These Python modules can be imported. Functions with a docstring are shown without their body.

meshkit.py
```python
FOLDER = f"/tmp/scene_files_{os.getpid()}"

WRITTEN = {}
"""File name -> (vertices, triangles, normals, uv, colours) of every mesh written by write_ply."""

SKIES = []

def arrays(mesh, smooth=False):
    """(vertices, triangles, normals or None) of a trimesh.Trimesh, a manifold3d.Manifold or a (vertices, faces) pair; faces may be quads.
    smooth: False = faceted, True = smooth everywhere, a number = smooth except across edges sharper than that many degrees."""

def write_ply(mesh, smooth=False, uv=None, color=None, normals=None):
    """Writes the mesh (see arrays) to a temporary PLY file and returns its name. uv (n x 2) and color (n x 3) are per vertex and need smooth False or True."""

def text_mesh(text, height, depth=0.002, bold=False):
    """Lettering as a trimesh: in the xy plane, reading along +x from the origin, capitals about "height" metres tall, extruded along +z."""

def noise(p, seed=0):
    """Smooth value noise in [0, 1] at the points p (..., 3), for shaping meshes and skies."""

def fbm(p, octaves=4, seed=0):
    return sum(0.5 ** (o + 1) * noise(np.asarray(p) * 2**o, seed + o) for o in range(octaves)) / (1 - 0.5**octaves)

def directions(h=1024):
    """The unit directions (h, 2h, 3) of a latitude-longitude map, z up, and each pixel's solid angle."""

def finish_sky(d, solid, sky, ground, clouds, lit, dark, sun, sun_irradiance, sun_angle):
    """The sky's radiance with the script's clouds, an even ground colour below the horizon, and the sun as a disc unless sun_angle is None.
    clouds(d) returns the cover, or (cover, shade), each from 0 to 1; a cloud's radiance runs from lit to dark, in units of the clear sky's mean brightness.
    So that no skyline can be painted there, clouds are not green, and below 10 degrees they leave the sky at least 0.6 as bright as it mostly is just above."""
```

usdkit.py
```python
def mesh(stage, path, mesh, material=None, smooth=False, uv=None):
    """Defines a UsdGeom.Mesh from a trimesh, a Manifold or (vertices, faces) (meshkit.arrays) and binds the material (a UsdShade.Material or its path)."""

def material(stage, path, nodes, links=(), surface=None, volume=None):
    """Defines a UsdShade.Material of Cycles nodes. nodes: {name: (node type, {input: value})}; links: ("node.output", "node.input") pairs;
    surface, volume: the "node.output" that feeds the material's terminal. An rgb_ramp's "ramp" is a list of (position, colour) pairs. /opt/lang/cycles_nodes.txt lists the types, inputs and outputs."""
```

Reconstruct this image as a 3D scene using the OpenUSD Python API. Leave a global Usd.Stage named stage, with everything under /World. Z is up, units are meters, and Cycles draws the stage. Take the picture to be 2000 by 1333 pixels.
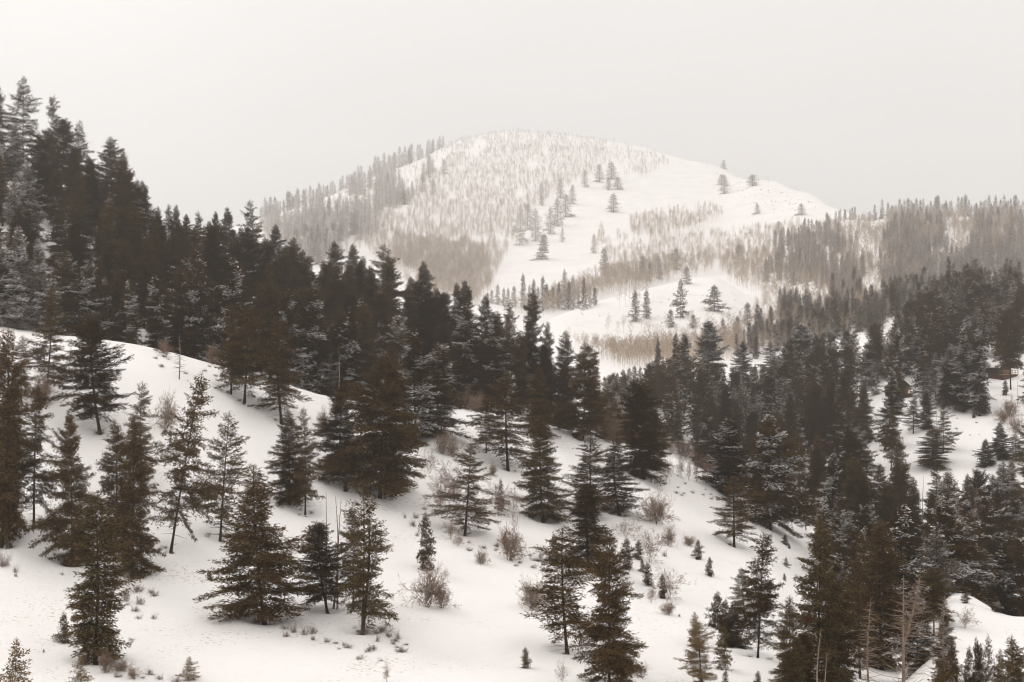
import math, numpy as np, usdkit
from pxr import Usd, UsdGeom, UsdLux, UsdShade, Gf, Sdf, Vt
from scipy.interpolate import PchipInterpolator, RegularGridInterpolator
from meshkit import noise, fbm

stage = Usd.Stage.CreateInMemory()
UsdGeom.SetStageUpAxis(stage, 'Z'); UsdGeom.SetStageMetersPerUnit(stage, 1.0)
world = UsdGeom.Xform.Define(stage, '/World'); stage.SetDefaultPrim(world.GetPrim())
UsdGeom.Scope.Define(stage, '/World/Looks')

# ------------------------------------------------------------------ camera, sky, sun, exposure
F = 2750.0                                   # focal length in pixels of the 2000 pixel wide photograph
cam = UsdGeom.Camera.Define(stage, '/World/camera')
cam.CreateHorizontalApertureAttr(36.0); cam.CreateVerticalApertureAttr(24.0)
cam.CreateFocalLengthAttr(36.0 * F / 2000); cam.CreateClippingRangeAttr(Gf.Vec2f(0.5, 20000))
cam.AddRotateXOp().Set(90.0)
EXPOSURE = 0.04; HAZE = 0.00025
cam.CreateExposureAttr(EXPOSURE)
SUN_AZ, SUN_EL = math.radians(-48), math.radians(42)      # azimuth from +y (the view) towards +x
SKY_STRENGTH, SUN_INTENSITY = 0.1, 0.2
sky = UsdLux.DomeLight.Define(stage, '/World/sky'); sky.CreateIntensityAttr(1.0)
skym = usdkit.material(stage, '/World/Looks/overcast_sky', {
    'sky': ('sky_texture', {'sky_type': 'single_scattering', 'sun_disc': False, 'sun_elevation': SUN_EL, 'sun_rotation': SUN_AZ % (2 * math.pi), 'altitude': 2000.0}),
    'tc': ('texture_coordinate', {}),
    'sep': ('separate_xyz', {}),
    'up': ('rgb_ramp', {'ramp': [(0.0, (8.8, 8.49, 8.2)), (0.5, (8.8, 8.49, 8.2)), (0.56, (8.8, 8.49, 8.2)), (0.75, (9.8, 9.45, 9.2)), (1.0, (11.2, 10.8, 10.5))]}),
    'half': ('math', {'math_type': 'multiply_add', 'value2': 0.5, 'value3': 0.5}),
    'nz': ('noise_texture', {'scale': 1.6, 'detail': 3.0, 'roughness': 0.5}),
    'nr': ('map_range', {'from_min': 0.3, 'from_max': 0.7, 'to_min': 0.95, 'to_max': 1.05}),
    'cl': ('mix', {'mix_type': 'multiply', 'fac': 1.0}),
    'mx': ('mix', {'mix_type': 'mix', 'fac': 0.95}),
    'dt': ('vector_math', {'math_type': 'dot_product', 'vector2': (math.sin(SUN_AZ) * math.cos(SUN_EL), math.cos(SUN_AZ) * math.cos(SUN_EL), math.sin(SUN_EL))}),
    'gl': ('map_range', {'range_type': 'smoothstep', 'from_min': 0.6, 'from_max': 1.0, 'to_min': 1.0, 'to_max': 1.3}),
    'cg': ('mix', {'mix_type': 'multiply', 'fac': 1.0}),
    'bg': ('background_shader', {'strength': SKY_STRENGTH})},
    [('tc.generated', 'sep.vector'), ('sep.z', 'half.value1'), ('half.value', 'up.fac'), ('tc.generated', 'nz.vector'), ('nz.fac', 'nr.value'),
     ('up.color', 'cl.color1'), ('nr.result', 'cl.color2'), ('tc.generated', 'dt.vector1'), ('dt.value', 'gl.value'), ('cl.color', 'cg.color1'), ('gl.result', 'cg.color2'), ('sky.color', 'mx.color1'), ('cg.color', 'mx.color2'), ('mx.color', 'bg.color')], surface='bg.background')
UsdShade.MaterialBindingAPI.Apply(sky.GetPrim()).Bind(skym)
sky.GetPrim().SetCustomDataByKey('kind', 'structure')
sun = UsdLux.DistantLight.Define(stage, '/World/sun')
sun.CreateNormalizeAttr(True); sun.CreateIntensityAttr(SUN_INTENSITY); sun.CreateAngleAttr(25.0); sun.CreateColorAttr(Gf.Vec3f(1.0, 0.96, 0.90))
sun.AddRotateZOp().Set(-math.degrees(SUN_AZ)); sun.AddRotateXOp().Set(math.degrees(SUN_EL) - 90 + 180)   # fixed below
sun.ClearXformOpOrder()
sd = Gf.Vec3d(math.sin(SUN_AZ) * math.cos(SUN_EL), math.cos(SUN_AZ) * math.cos(SUN_EL), math.sin(SUN_EL))
sun.AddTransformOp().Set(Gf.Matrix4d(Gf.Rotation(Gf.Vec3d(0, 0, 1), sd), Gf.Vec3d(0, 0, 0)))

# ------------------------------------------------------------------ materials
def mat(name, nodes, links, surface=None, volume=None):
    return usdkit.material(stage, '/World/Looks/' + name, nodes, links, surface=surface, volume=volume)

def leaf_mat(name, dark, light, frost=0.0, frost_col=(0.62, 0.60, 0.585)):
    """Needles: tone varies from spray to spray; frost mixes hoar white over part of the sprays."""
    nodes = {'g': ('attribute', {'attribute': 'tone'}), 'r': ('rgb_ramp', {'ramp': [(0, dark), (0.6, tuple((a + b) / 2 for a, b in zip(dark, light))), (1, light)]}),
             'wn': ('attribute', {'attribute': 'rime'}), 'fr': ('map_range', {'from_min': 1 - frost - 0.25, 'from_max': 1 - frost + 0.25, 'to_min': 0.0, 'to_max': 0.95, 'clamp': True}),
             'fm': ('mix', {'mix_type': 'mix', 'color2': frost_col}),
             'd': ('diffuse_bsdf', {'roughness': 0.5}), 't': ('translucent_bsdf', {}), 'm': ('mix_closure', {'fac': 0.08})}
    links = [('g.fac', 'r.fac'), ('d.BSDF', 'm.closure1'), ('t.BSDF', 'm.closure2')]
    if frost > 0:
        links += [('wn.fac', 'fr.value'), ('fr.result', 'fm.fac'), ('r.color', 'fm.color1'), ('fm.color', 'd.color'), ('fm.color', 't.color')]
    else:
        links += [('r.color', 'd.color'), ('r.color', 't.color')]
        for k in ('wn', 'fr', 'fm'):
            nodes.pop(k)
    return mat(name, nodes, links, surface='m.closure')

def noisy(name, a, b, scale, rough=0.9, bump=0.0):
    nodes = {'g': ('geometry', {}), 'n': ('noise_texture', {'scale': scale, 'detail': 4.0, 'roughness': 0.6}), 'r': ('rgb_ramp', {'ramp': [(0.3, a), (0.7, b)]}),
             'p': ('principled_bsdf', {'roughness': rough, 'specular_ior_level': 0.2})}
    links = [('g.position', 'n.vector'), ('n.fac', 'r.fac'), ('r.color', 'p.base_color')]
    if bump:
        nodes['b'] = ('bump', {'strength': 0.6, 'distance': bump})
        links += [('n.fac', 'b.height'), ('b.normal', 'p.normal')]
    return mat(name, nodes, links, surface='p.BSDF')

TINT = {
    'brown': leaf_mat('needles_brown', (0.026, 0.0148, 0.0054), (0.172, 0.112, 0.050)),
    'olive': leaf_mat('needles_olive', (0.028, 0.0182, 0.0068), (0.186, 0.132, 0.060)),
    'dark': leaf_mat('needles_dark', (0.016, 0.0083, 0.0030), (0.105, 0.064, 0.025)),
    'rust': leaf_mat('needles_rust', (0.030, 0.0168, 0.0061), (0.182, 0.117, 0.051)),
    'red': leaf_mat('needles_red', (0.070, 0.028, 0.014), (0.180, 0.080, 0.043)),
    'pale': leaf_mat('needles_pale', (0.110, 0.074, 0.038), (0.320, 0.228, 0.125)),
    'grey': leaf_mat('needles_grey', (0.026, 0.0152, 0.0070), (0.135, 0.088, 0.045), frost=0.0),
    'frost1': leaf_mat('needles_frosted', (0.036, 0.0240, 0.0145), (0.160, 0.114, 0.072), frost=0.14),
    'frost2': leaf_mat('needles_hoar_haze', (0.215, 0.180, 0.150), (0.410, 0.355, 0.308), frost=0.40),  # hoarfrost, lightened further: distance haze put into the needle colour
    'frost3': leaf_mat('needles_white_haze', (0.48, 0.445, 0.415), (0.67, 0.635, 0.605), frost=0.55, frost_col=(0.72, 0.70, 0.685)),  # heavy frost, with the fade of high far firs painted in
}
M_BARK = noisy('bark', (0.018, 0.013, 0.010), (0.060, 0.044, 0.033), 9.0, bump=0.03)
M_BARK_FAR = noisy('bark_frost_haze', (0.10, 0.085, 0.072), (0.30, 0.27, 0.24), 3.0)  # frosted bark, paled further as painted haze on far trunks
M_DEAD = noisy('dead_wood', (0.12, 0.088, 0.066), (0.30, 0.228, 0.172), 5.0, bump=0.02)
M_TWIG = noisy('twigs_tan', (0.15, 0.095, 0.062), (0.34, 0.235, 0.165), 6.0)
M_TWIG_RED = noisy('twigs_reddish', (0.12, 0.075, 0.055), (0.27, 0.18, 0.135), 6.0)
M_TWIG_GREY = noisy('twigs_grey', (0.055, 0.042, 0.032), (0.16, 0.125, 0.098), 6.0)
M_ASPEN = noisy('aspen_bark', (0.46, 0.40, 0.34), (0.66, 0.60, 0.54), 1.2)
M_ASPEN_TWIG = leaf_mat('aspen_twigs', (0.33, 0.25, 0.172), (0.57, 0.46, 0.345))
M_ASPEN_TWIG_R = leaf_mat('aspen_twigs_rime_haze', (0.47, 0.432, 0.402), (0.64, 0.60, 0.568), frost=0.25)  # rime plus painted haze, so summit aspens fade toward the sky
M_ASPEN_R = noisy('aspen_bark_rime_haze', (0.42, 0.38, 0.345), (0.60, 0.56, 0.52), 1.2)  # rimed bark, its colour lightened to carry the same haze
M_ASPEN_TWIG_F = leaf_mat('aspen_twigs_frost_haze', (0.50, 0.450, 0.402), (0.70, 0.645, 0.595), frost=0.25)  # frosted twigs with distance haze mixed into their colour
M_SNOWBIT = mat('snow_on_boughs', {'d': ('diffuse_bsdf', {'color': (0.80, 0.785, 0.77), 'roughness': 0.5})}, [], surface='d.BSDF')
M_SNOW = mat('snow', {'g': ('geometry', {}), 'n': ('noise_texture', {'scale': 0.9, 'detail': 6.0, 'roughness': 0.6}), 'n2': ('noise_texture', {'scale': 0.05, 'detail': 3.0}),
    'n3': ('noise_texture', {'scale': 3.1, 'detail': 3.0, 'roughness': 0.65}), 'n4': ('noise_texture', {'scale': 0.11, 'detail': 2.0}), 'ad': ('math', {'math_type': 'multiply_add', 'value2': 0.55}), 'lm': ('map_range', {'from_min': 0.93, 'from_max': 1.02, 'to_min': 0.0, 'to_max': 0.55, 'clamp': True}),
    'r': ('rgb_ramp', {'ramp': [(0.3, (0.83, 0.805, 0.785)), (0.7, (0.885, 0.862, 0.845))]}), 'lt': ('mix', {'mix_type': 'mix', 'color2': (0.30, 0.235, 0.18)}), 'b': ('bump', {'strength': 0.5, 'distance': 0.3}),
    'p': ('principled_bsdf', {'roughness': 0.85, 'specular_ior_level': 0.15})},
    [('g.position', 'n.vector'), ('g.position', 'n2.vector'), ('g.position', 'n3.vector'), ('g.position', 'n4.vector'), ('n4.fac', 'ad.value1'), ('n3.fac', 'ad.value3'), ('ad.value', 'lm.value'), ('n2.fac', 'r.fac'), ('r.color', 'lt.color1'), ('lm.result', 'lt.fac'), ('lt.color', 'p.base_color'), ('n.fac', 'b.height'), ('b.normal', 'p.normal')], surface='p.BSDF')

# ------------------------------------------------------------------ naming helpers
used = {}
def numbered(name):
    k = used.get(name, -1) + 1; used[name] = k
    return name if k == 0 else f'{name}_{k:03d}'
def tag(prim, label=None, cat=None, group=None, kind=None):
    for k, v in (('label', label), ('category', cat), ('group', group), ('kind', kind)):
        if v: prim.SetCustomDataByKey(k, v)
    return prim
def bind(prim, m):
    UsdShade.MaterialBindingAPI.Apply(prim).Bind(m)
def xform(prim, x, y, z, rz=0.0, lean=(0, 0), s=(1, 1, 1)):
    m = Gf.Matrix4d().SetScale(Gf.Vec3d(*map(float, s))) * Gf.Matrix4d().SetRotate(Gf.Rotation(Gf.Vec3d(0, 0, 1), float(rz)))
    if lean[0] or lean[1]:
        m = m * Gf.Matrix4d().SetRotate(Gf.Rotation(Gf.Vec3d(0, 1, 0), float(lean[0]))) * Gf.Matrix4d().SetRotate(Gf.Rotation(Gf.Vec3d(1, 0, 0), float(lean[1])))
    m = m * Gf.Matrix4d().SetTranslate(Gf.Vec3d(float(x), float(y), float(z)))
    UsdGeom.Xformable(prim).AddTransformOp().Set(m)

# ------------------------------------------------------------------ the land, as one sheet of snow: for columns of the view, height angle against distance
LAND = {
 -500: [(95,1335),(110,1220),(130,1070),(150,910),(170,760),(190,630),(200,600),(215,560),(250,380),(290,240),(320,190),(360,200),(420,260),(600,340),(900,420),(1300,480),(2000,500),(2700,520)],
 0:    [(95,1340),(110,1230),(130,1085),(150,930),(170,780),(190,648),(200,640),(215,600),(250,440),(290,300),(320,262),(360,260),(420,300),(600,390),(900,470),(1300,500),(2000,510),(2700,530)],
 250:  [(95,1355),(110,1255),(130,1120),(150,970),(170,800),(185,690),(192,672),(200,690),(212,680),(240,570),(270,480),(300,425),(330,410),(400,450),(600,520),(900,530),(1300,520),(2000,500),(2700,530)],
 500:  [(95,1360),(110,1265),(130,1140),(150,1010),(170,875),(188,760),(196,735),(205,750),(220,735),(250,650),(280,570),(310,525),(340,515),(420,560),(500,620),(650,640),(800,590),(950,530),(1100,475),(1300,438),(1450,430),(1700,450),(2000,470),(2700,500)],
 750:  [(95,1365),(110,1275),(130,1160),(150,1050),(170,945),(190,850),(205,795),(215,805),(235,770),(265,690),(300,625),(330,605),(400,650),(500,690),(650,680),(760,640),(850,590),(950,530),(1050,475),(1200,418),(1400,372),(1600,346),(1750,337),(1900,345),(2700,420)],
 900:  [(95,1368),(110,1281),(130,1172),(150,1070),(170,978),(190,890),(205,832),(218,806),(235,798),(262,738),(300,675),(330,660),(400,710),(500,722),(620,680),(720,640),(850,575),(950,520),(1100,455),(1300,385),(1600,318),(1850,288),(2100,276),(2400,290),(2700,330)],
 1000: [(95,1370),(110,1285),(130,1180),(150,1085),(170,1000),(190,920),(205,860),(220,810),(235,815),(260,770),(300,715),(330,705),(400,760),(450,765),(520,725),(600,675),(660,652),(700,645),(760,605),(850,560),(950,515),(1100,455),(1300,385),(1600,310),(1900,270),(2150,258),(2350,262),(2700,300)],
 1125: [(95,1372),(110,1292),(130,1197),(150,1110),(170,1025),(190,942),(205,885),(218,845),(235,858),(260,850),(300,830),(350,795),(400,765),(450,755),(520,722),(600,650),(640,612),(665,606),(700,625),(760,600),(850,555),(950,508),(1100,447),(1300,382),(1600,312),(1900,275),(2150,268),(2400,285),(2700,320)],
 1250: [(95,1375),(110,1300),(130,1215),(150,1135),(170,1050),(190,965),(205,910),(218,873),(235,900),(260,930),(300,900),(350,820),(400,770),(450,740),(500,725),(560,690),(620,620),(660,573),(680,570),(710,592),(760,588),(850,545),(950,500),(1100,440),(1300,385),(1600,320),(1850,290),(2000,287),(2300,320),(2700,370)],
 1390: [(95,1380),(110,1310),(130,1232),(150,1155),(170,1080),(190,1010),(205,960),(216,928),(235,970),(260,985),(300,930),(350,840),(400,772),(450,726),(480,714),(520,705),(560,680),(600,630),(640,592),(670,556),(690,542),(710,560),(750,578),(800,566),(900,525),(1000,490),(1150,432),(1350,378),(1600,330),(1720,322),(1900,350),(2700,420)],
 1500: [(95,1385),(110,1320),(130,1250),(150,1175),(170,1110),(190,1055),(205,1020),(215,1005),(235,1030),(270,1010),(300,950),(350,850),(400,775),(450,725),(480,712),(500,720),(580,668),(640,622),(700,590),(760,560),(820,522),(900,490),(1000,460),(1150,408),(1300,365),(1400,352),(1500,360),(1700,400),(2700,470)],
 1575: [(95,1392),(110,1338),(130,1278),(150,1212),(170,1155),(190,1100),(205,1060),(217,1036),(235,1045),(270,1000),(300,930),(350,832),(400,755),(450,700),(478,686),(500,695),(570,652),(640,606),(710,566),(760,543),(820,508),(900,475),(1000,448),(1120,402),(1220,381),(1290,377),(1360,386),(1500,420),(2700,500)],
 1650: [(95,1405),(110,1360),(130,1310),(150,1255),(170,1205),(190,1150),(205,1110),(220,1070),(240,1040),(270,980),(300,905),(350,805),(400,735),(450,675),(475,660),(500,668),(560,640),(640,590),(720,540),(800,490),(880,455),(950,440),(1000,428),(1060,418),(1130,415),(1200,428),(1400,470),(2000,500),(2700,520)],
 1750: [(95,1415),(110,1375),(130,1330),(150,1290),(170,1255),(190,1200),(215,1130),(240,1060),(270,960),(300,870),(330,800),(360,750),(400,690),(450,640),(480,625),(500,632),(560,605),(640,555),(720,500),(800,455),(860,430),(900,422),(950,430),(1100,462),(1300,490),(2700,540)],
 1805: [(95,1410),(110,1358),(130,1280),(150,1218),(162,1212),(175,1215),(200,1160),(215,1118),(240,1050),(270,950),(300,860),(330,793),(360,743),(400,685),(450,632),(480,616),(505,623),(565,600),(640,552),(720,498),(800,452),(860,429),(900,422),(950,431),(1100,463),(1300,490),(2700,540)],
 1870: [(95,1405),(110,1340),(130,1240),(150,1165),(160,1160),(175,1180),(200,1130),(240,1040),(270,940),(300,850),(330,785),(360,735),(400,680),(450,622),(480,605),(510,615),(570,595),(640,548),(720,495),(800,448),(860,428),(900,422),(950,432),(1100,465),(1300,490),(2700,540)],
 2000: [(95,1400),(110,1330),(130,1250),(145,1205),(155,1215),(175,1220),(200,1160),(240,1030),(270,930),(300,840),(330,775),(360,722),(400,670),(450,610),(480,590),(520,600),(580,580),(640,542),(720,490),(800,445),(860,425),(900,420),(950,430),(1100,470),(1300,490),(2700,540)],
 2500: [(95,1380),(110,1300),(130,1220),(145,1160),(160,1150),(175,1150),(200,1090),(240,960),(270,870),(300,780),(330,710),(360,660),(400,600),(450,540),(480,520),(520,530),(580,520),(640,490),(720,450),(800,410),(860,395),(900,395),(950,410),(1100,450),(1300,480),(2700,540)],
}
GU = np.unique(np.concatenate([np.linspace(-1500, -100, 36), np.linspace(-100, 2100, 276), np.linspace(2100, 3500, 36)]))
GD = np.unique(np.concatenate([np.geomspace(90, 330, 230), np.geomspace(330, 900, 90), np.geomspace(900, 2700, 75)]))
_cols = sorted(LAND)
_tab = np.stack([PchipInterpolator(np.log([d for d, _ in LAND[c]]), [v for _, v in LAND[c]], extrapolate=True)(np.log(np.maximum(GD, 95))) for c in _cols])
_tab += np.where(GD < 95, (95 - GD) * 8, 0)[None]
GV = PchipInterpolator(_cols, _tab, axis=0)(np.clip(GU, -500, 2500))
UU, DD = np.meshgrid(GU, GD, indexing='ij')
GX, GY, GZ = (UU - 1000) / F * DD, DD, (666.5 - GV) / F * DD
_amp = np.interp(DD, [90, 300, 900, 2500], [0.5, 0.7, 2.0, 5.0])
_sc = np.interp(DD, [90, 300, 900, 2500], [9.0, 12.0, 40.0, 90.0])
GZ = GZ + _amp * (fbm(np.stack([GX / 11, GY / 11, GX * 0], -1), 3, 5) - 0.5) * np.clip((700 - DD) / 300, 0, 1) + 3.0 * (fbm(np.stack([GX / 70, GY / 70, GX * 0], -1), 3, 9) - 0.5) * np.clip((DD - 400) / 400, 0, 1)
GZ = GZ + (0.16 * (fbm(np.stack([GX / 3.2, GY / 2.4, GX * 0], -1), 3, 31) - 0.5) + 0.10 * (fbm(np.stack([GX / 1.3, GY / 3.5, GX * 0], -1), 2, 33) - 0.5)) * np.clip((330 - DD) / 60, 0, 1)
_zi = RegularGridInterpolator((GU, np.log(GD)), GZ, bounds_error=False, fill_value=None)
def ground(u, D):
    r = _zi(np.stack(np.broadcast_arrays(np.clip(u, -1500, 3500), np.log(np.clip(D, 90, 2700))), -1))
    return r if np.ndim(u) or np.ndim(D) else float(np.ravel(r)[0])
def where(u, v, dmin=90.0, dmax=2700.0):
    """Distance at which the sight line of pixel (u, v) first meets the land."""
    D = np.geomspace(dmin, dmax, 1500)
    vv = 666.5 - ground(u, D) / D * F
    k = np.nonzero(vv <= v)[0]
    return float(D[k[0]]) if len(k) else None
def px(x, y, z):
    return 1000 + x / y * F, 666.5 - z / y * F

# ------------------------------------------------------------------ mesh makers for plants
def unit(a):
    return a / np.maximum(np.linalg.norm(a, axis=-1, keepdims=True), 1e-9)
def kites(P, D, L, W, rng):
    """Flat pointed slips of foliage at P along D."""
    n = len(P); D = unit(D)
    S = unit(np.cross(D, rng.normal(size=(n, 3)))) * (W / 2)[:, None]
    mid = P + D * (L * 0.45)[:, None]
    tip = P + D * L[:, None]; tip[:, 2] -= L * 0.08
    v = np.stack([P, mid + S, tip, mid - S], 1).reshape(-1, 3)
    k = np.arange(n)[:, None] * 4
    return v, np.concatenate([k + [0, 1, 2], k + [0, 2, 3]])
def sticks(A, B, ra, rb, sides=3):
    """Tapered twigs from A to B."""
    A, B = np.asarray(A, float), np.asarray(B, float); n = len(A)
    d = unit(B - A); e = unit(np.cross(d, np.where(np.abs(d[:, 2:]) < 0.9, [0, 0, 1.0], [1.0, 0, 0]))); f = np.cross(d, e)
    a = np.arange(sides) * 2 * np.pi / sides
    ring = np.cos(a)[None, :, None] * e[:, None] + np.sin(a)[None, :, None] * f[:, None]
    v = np.concatenate([A[:, None] + ring * np.reshape(ra, (-1, 1, 1)), B[:, None] + ring * np.reshape(rb, (-1, 1, 1))], 1).reshape(-1, 3)
    fs = []
    for i in range(sides):
        j = (i + 1) % sides
        fs += [[i, j, sides + j], [i, sides + j, sides + i]]
    k = np.arange(n)[:, None] * 2 * sides
    return v, np.concatenate([k + np.array(x)[None] for x in fs])
def pole(pts, rad, sides=7):
    """One continuous tapered stem through pts."""
    pts = np.asarray(pts, float); rad = np.asarray(rad, float)
    t = unit(np.gradient(pts, axis=0)); e = unit(np.cross(t, [[0.0, 1.0, 0.02]])); f = np.cross(t, e)
    a = np.arange(sides) * 2 * np.pi / sides
    v = pts[:, None] + rad[:, None, None] * (np.cos(a)[None, :, None] * e[:, None] + np.sin(a)[None, :, None] * f[:, None])
    i, j = np.meshgrid(np.arange(len(pts) - 1), np.arange(sides), indexing='ij')
    qd = np.stack([i * sides + j, i * sides + (j + 1) % sides, (i + 1) * sides + (j + 1) % sides, (i + 1) * sides + j], -1).reshape(-1, 4)
    return v.reshape(-1, 3), np.vstack([qd[:, [0, 1, 2]], qd[:, [0, 2, 3]]])
def join(parts):
    parts = [p for p in parts if len(p[0])]
    at = np.cumsum([0] + [len(p[0]) for p in parts])
    return np.vstack([p[0] for p in parts]), np.vstack([np.asarray(p[1]) + a for p, a in zip(parts, at)])

def conifer(seed, H=14.0, R=2.4, t0=0.1, nb=110, power=0.8, base_pinch=0.5, droop=12, rise=38, cl=0.22, cw=0.070, step=0.070, den=1.0, twin=0, lobes=0.35, bare=14, wild=0.0):
    """A conifer H metres tall: trunk, a crown of layered boughs made of needle sprays, and the snow that lies on them."""
    rng = np.random.default_rng(seed); nb = int(nb * (1.08 if cl < 0.3 else 1))
    bend = rng.normal(0, 0.012 + wild * 0.02, 2) * H
    def axis(t, w=0):
        t = np.asarray(t, float)
        off = np.stack([bend[0] * np.sin(t * 2.6) + w * 0.9 * np.minimum(1, t * 2), bend[1] * np.sin(t * 2.1), t * H * (1 - 0.08 * (w != 0))], -1)
        return off
    trunks = [pole(axis(np.linspace(-0.03, 0.99, 12)), np.interp(np.linspace(-0.03, 0.99, 12), [-0.03, 0.02, 0.1, 1], [0.0125 * H, 0.0088 * H, 0.0070 * H, 0.0013 * H]))]
    if twin:
        trunks.append(pole(axis(np.linspace(-0.03, 0.9, 10), twin), np.linspace(0.012 * H, 0.002 * H, 10)))
    Pk, Dk, Lk, Sn, wood_a, wood_b, wood_r = [], [], [], [], [], [], []
    ph = rng.uniform(0, 6.28, 6)
    for k in range(nb):
        s = ((k + rng.uniform()) / nb) ** 0.92
        t = t0 + (1 - t0) * s
        az = k * 2.39996 + rng.normal(0, 0.35)
        lob = 1 + lobes * (0.6 * math.sin(2 * az + ph[0] + 5 * s) + 0.5 * math.sin(3 * az + ph[1] - 9 * s) + 0.6 * math.sin(13 * s + ph[2] + az))
        L = R * ((1 - s) ** power * (base_pinch + (1 - base_pinch) * min(1, s / 0.18)) + 0.035) * rng.uniform(0.5, 1.2) * lob
        L = max(L * (0.5 + 0.5 * min(1, (1 - s) / 0.22)), 0.012 * H)
        tap = min(1.0, 0.30 + (1 - t) * H / (5.0 * cl))
        el = math.radians(-droop + (droop + rise) * s ** 1.3 + rng.normal(0, 11 + 10 * wild))
        h = np.array([math.cos(az), math.sin(az), 0.0])
        root = axis(t, twin if (twin and k % 2) else 0)
        sag, up = 0.20 * (1 - s) * rng.uniform(0.6, 1.4), 0.12 * rng.uniform(0.5, 1.5)
        def at(qq):
            qq = np.asarray(qq)[:, None]
            return root + h * L * qq * math.cos(el) + np.array([0, 0, 1.0]) * L * (math.sin(el) * qq - sag * qq ** 2 + up * qq ** 3)
        qs = np.linspace(0, 1, 4); bp = at(qs)
        wood_a.append(bp[:-1]); wood_b.append(bp[1:]); wood_r.append(np.linspace(1, 0.25, 4)[:-1] * (0.006 * L + 0.001 * H))
        m = max(3, int(L / step))
        q0 = rng.uniform(0.05, 0.22) if L > 0.8 else 0.0
        qq = np.repeat(np.linspace(q0, 1, m), 3) + rng.normal(0, 0.02, 3 * m)
        side = np.tile([-1, 1, 0], m)
        keep = rng.uniform(size=3 * m) < np.where(side == 0, 0.85, 0.95) * den
        qq, side = np.clip(qq[keep], 0, 1), side[keep]
        if not len(qq): continue
        P0 = at(qq)
        lt = np.where(side == 0, 0.85 * cl * tap, (0.36 * L * (1 - qq) ** 0.75 + 0.85 * cl * tap)) * rng.uniform(0.6, 1.25, len(qq))
        ang = side * np.radians(rng.uniform(38, 68, len(qq)))
        dx, dy = math.cos(az), math.sin(az)
        td = np.stack([dx * np.cos(ang) - dy * np.sin(ang), dx * np.sin(ang) + dy * np.cos(ang), np.where(side == 0, 0.45, -0.05) + math.sin(el) * 0.6 + rng.normal(0, 0.36, len(qq))], -1)
        td = unit(td)
        nc = np.maximum(1, np.round(lt / (cl * 0.55)).astype(int))
        rep = np.repeat(np.arange(len(qq)), nc)
        fr = (np.concatenate([np.arange(c) for c in nc]) + rng.uniform(0, 1, len(rep))) / nc[rep]
        P = P0[rep] + td[rep] * (lt[rep] * fr)[:, None] + rng.normal(0, 0.24 * cl, (len(rep), 3))
        Pk.append(P); Dk.append(td[rep] + rng.normal(0, 0.42, (len(rep), 3))); Lk.append(rng.uniform(0.7, 1.25, len(rep)) * cl * tap)
        Sn.append(np.full(len(rep), noise(np.array([[h[0] * 1.2 + 5, h[1] * 1.2 + 5, t * H / 1.6 + seed]]))[0]) + rng.normal(0, 0.045, len(rep)))
    P, Dv, Lc, Sn = np.concatenate(Pk), np.concatenate(Dk), np.concatenate(Lk), np.concatenate(Sn)
    crown = kites(P, Dv, Lc, Lc * (cw / cl) * rng.uniform(0.75, 1.3, len(Lc)), rng)
    A, B, r = np.concatenate(wood_a), np.concatenate(wood_b), np.concatenate(wood_r)
    deadA, deadB = [], []
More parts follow.
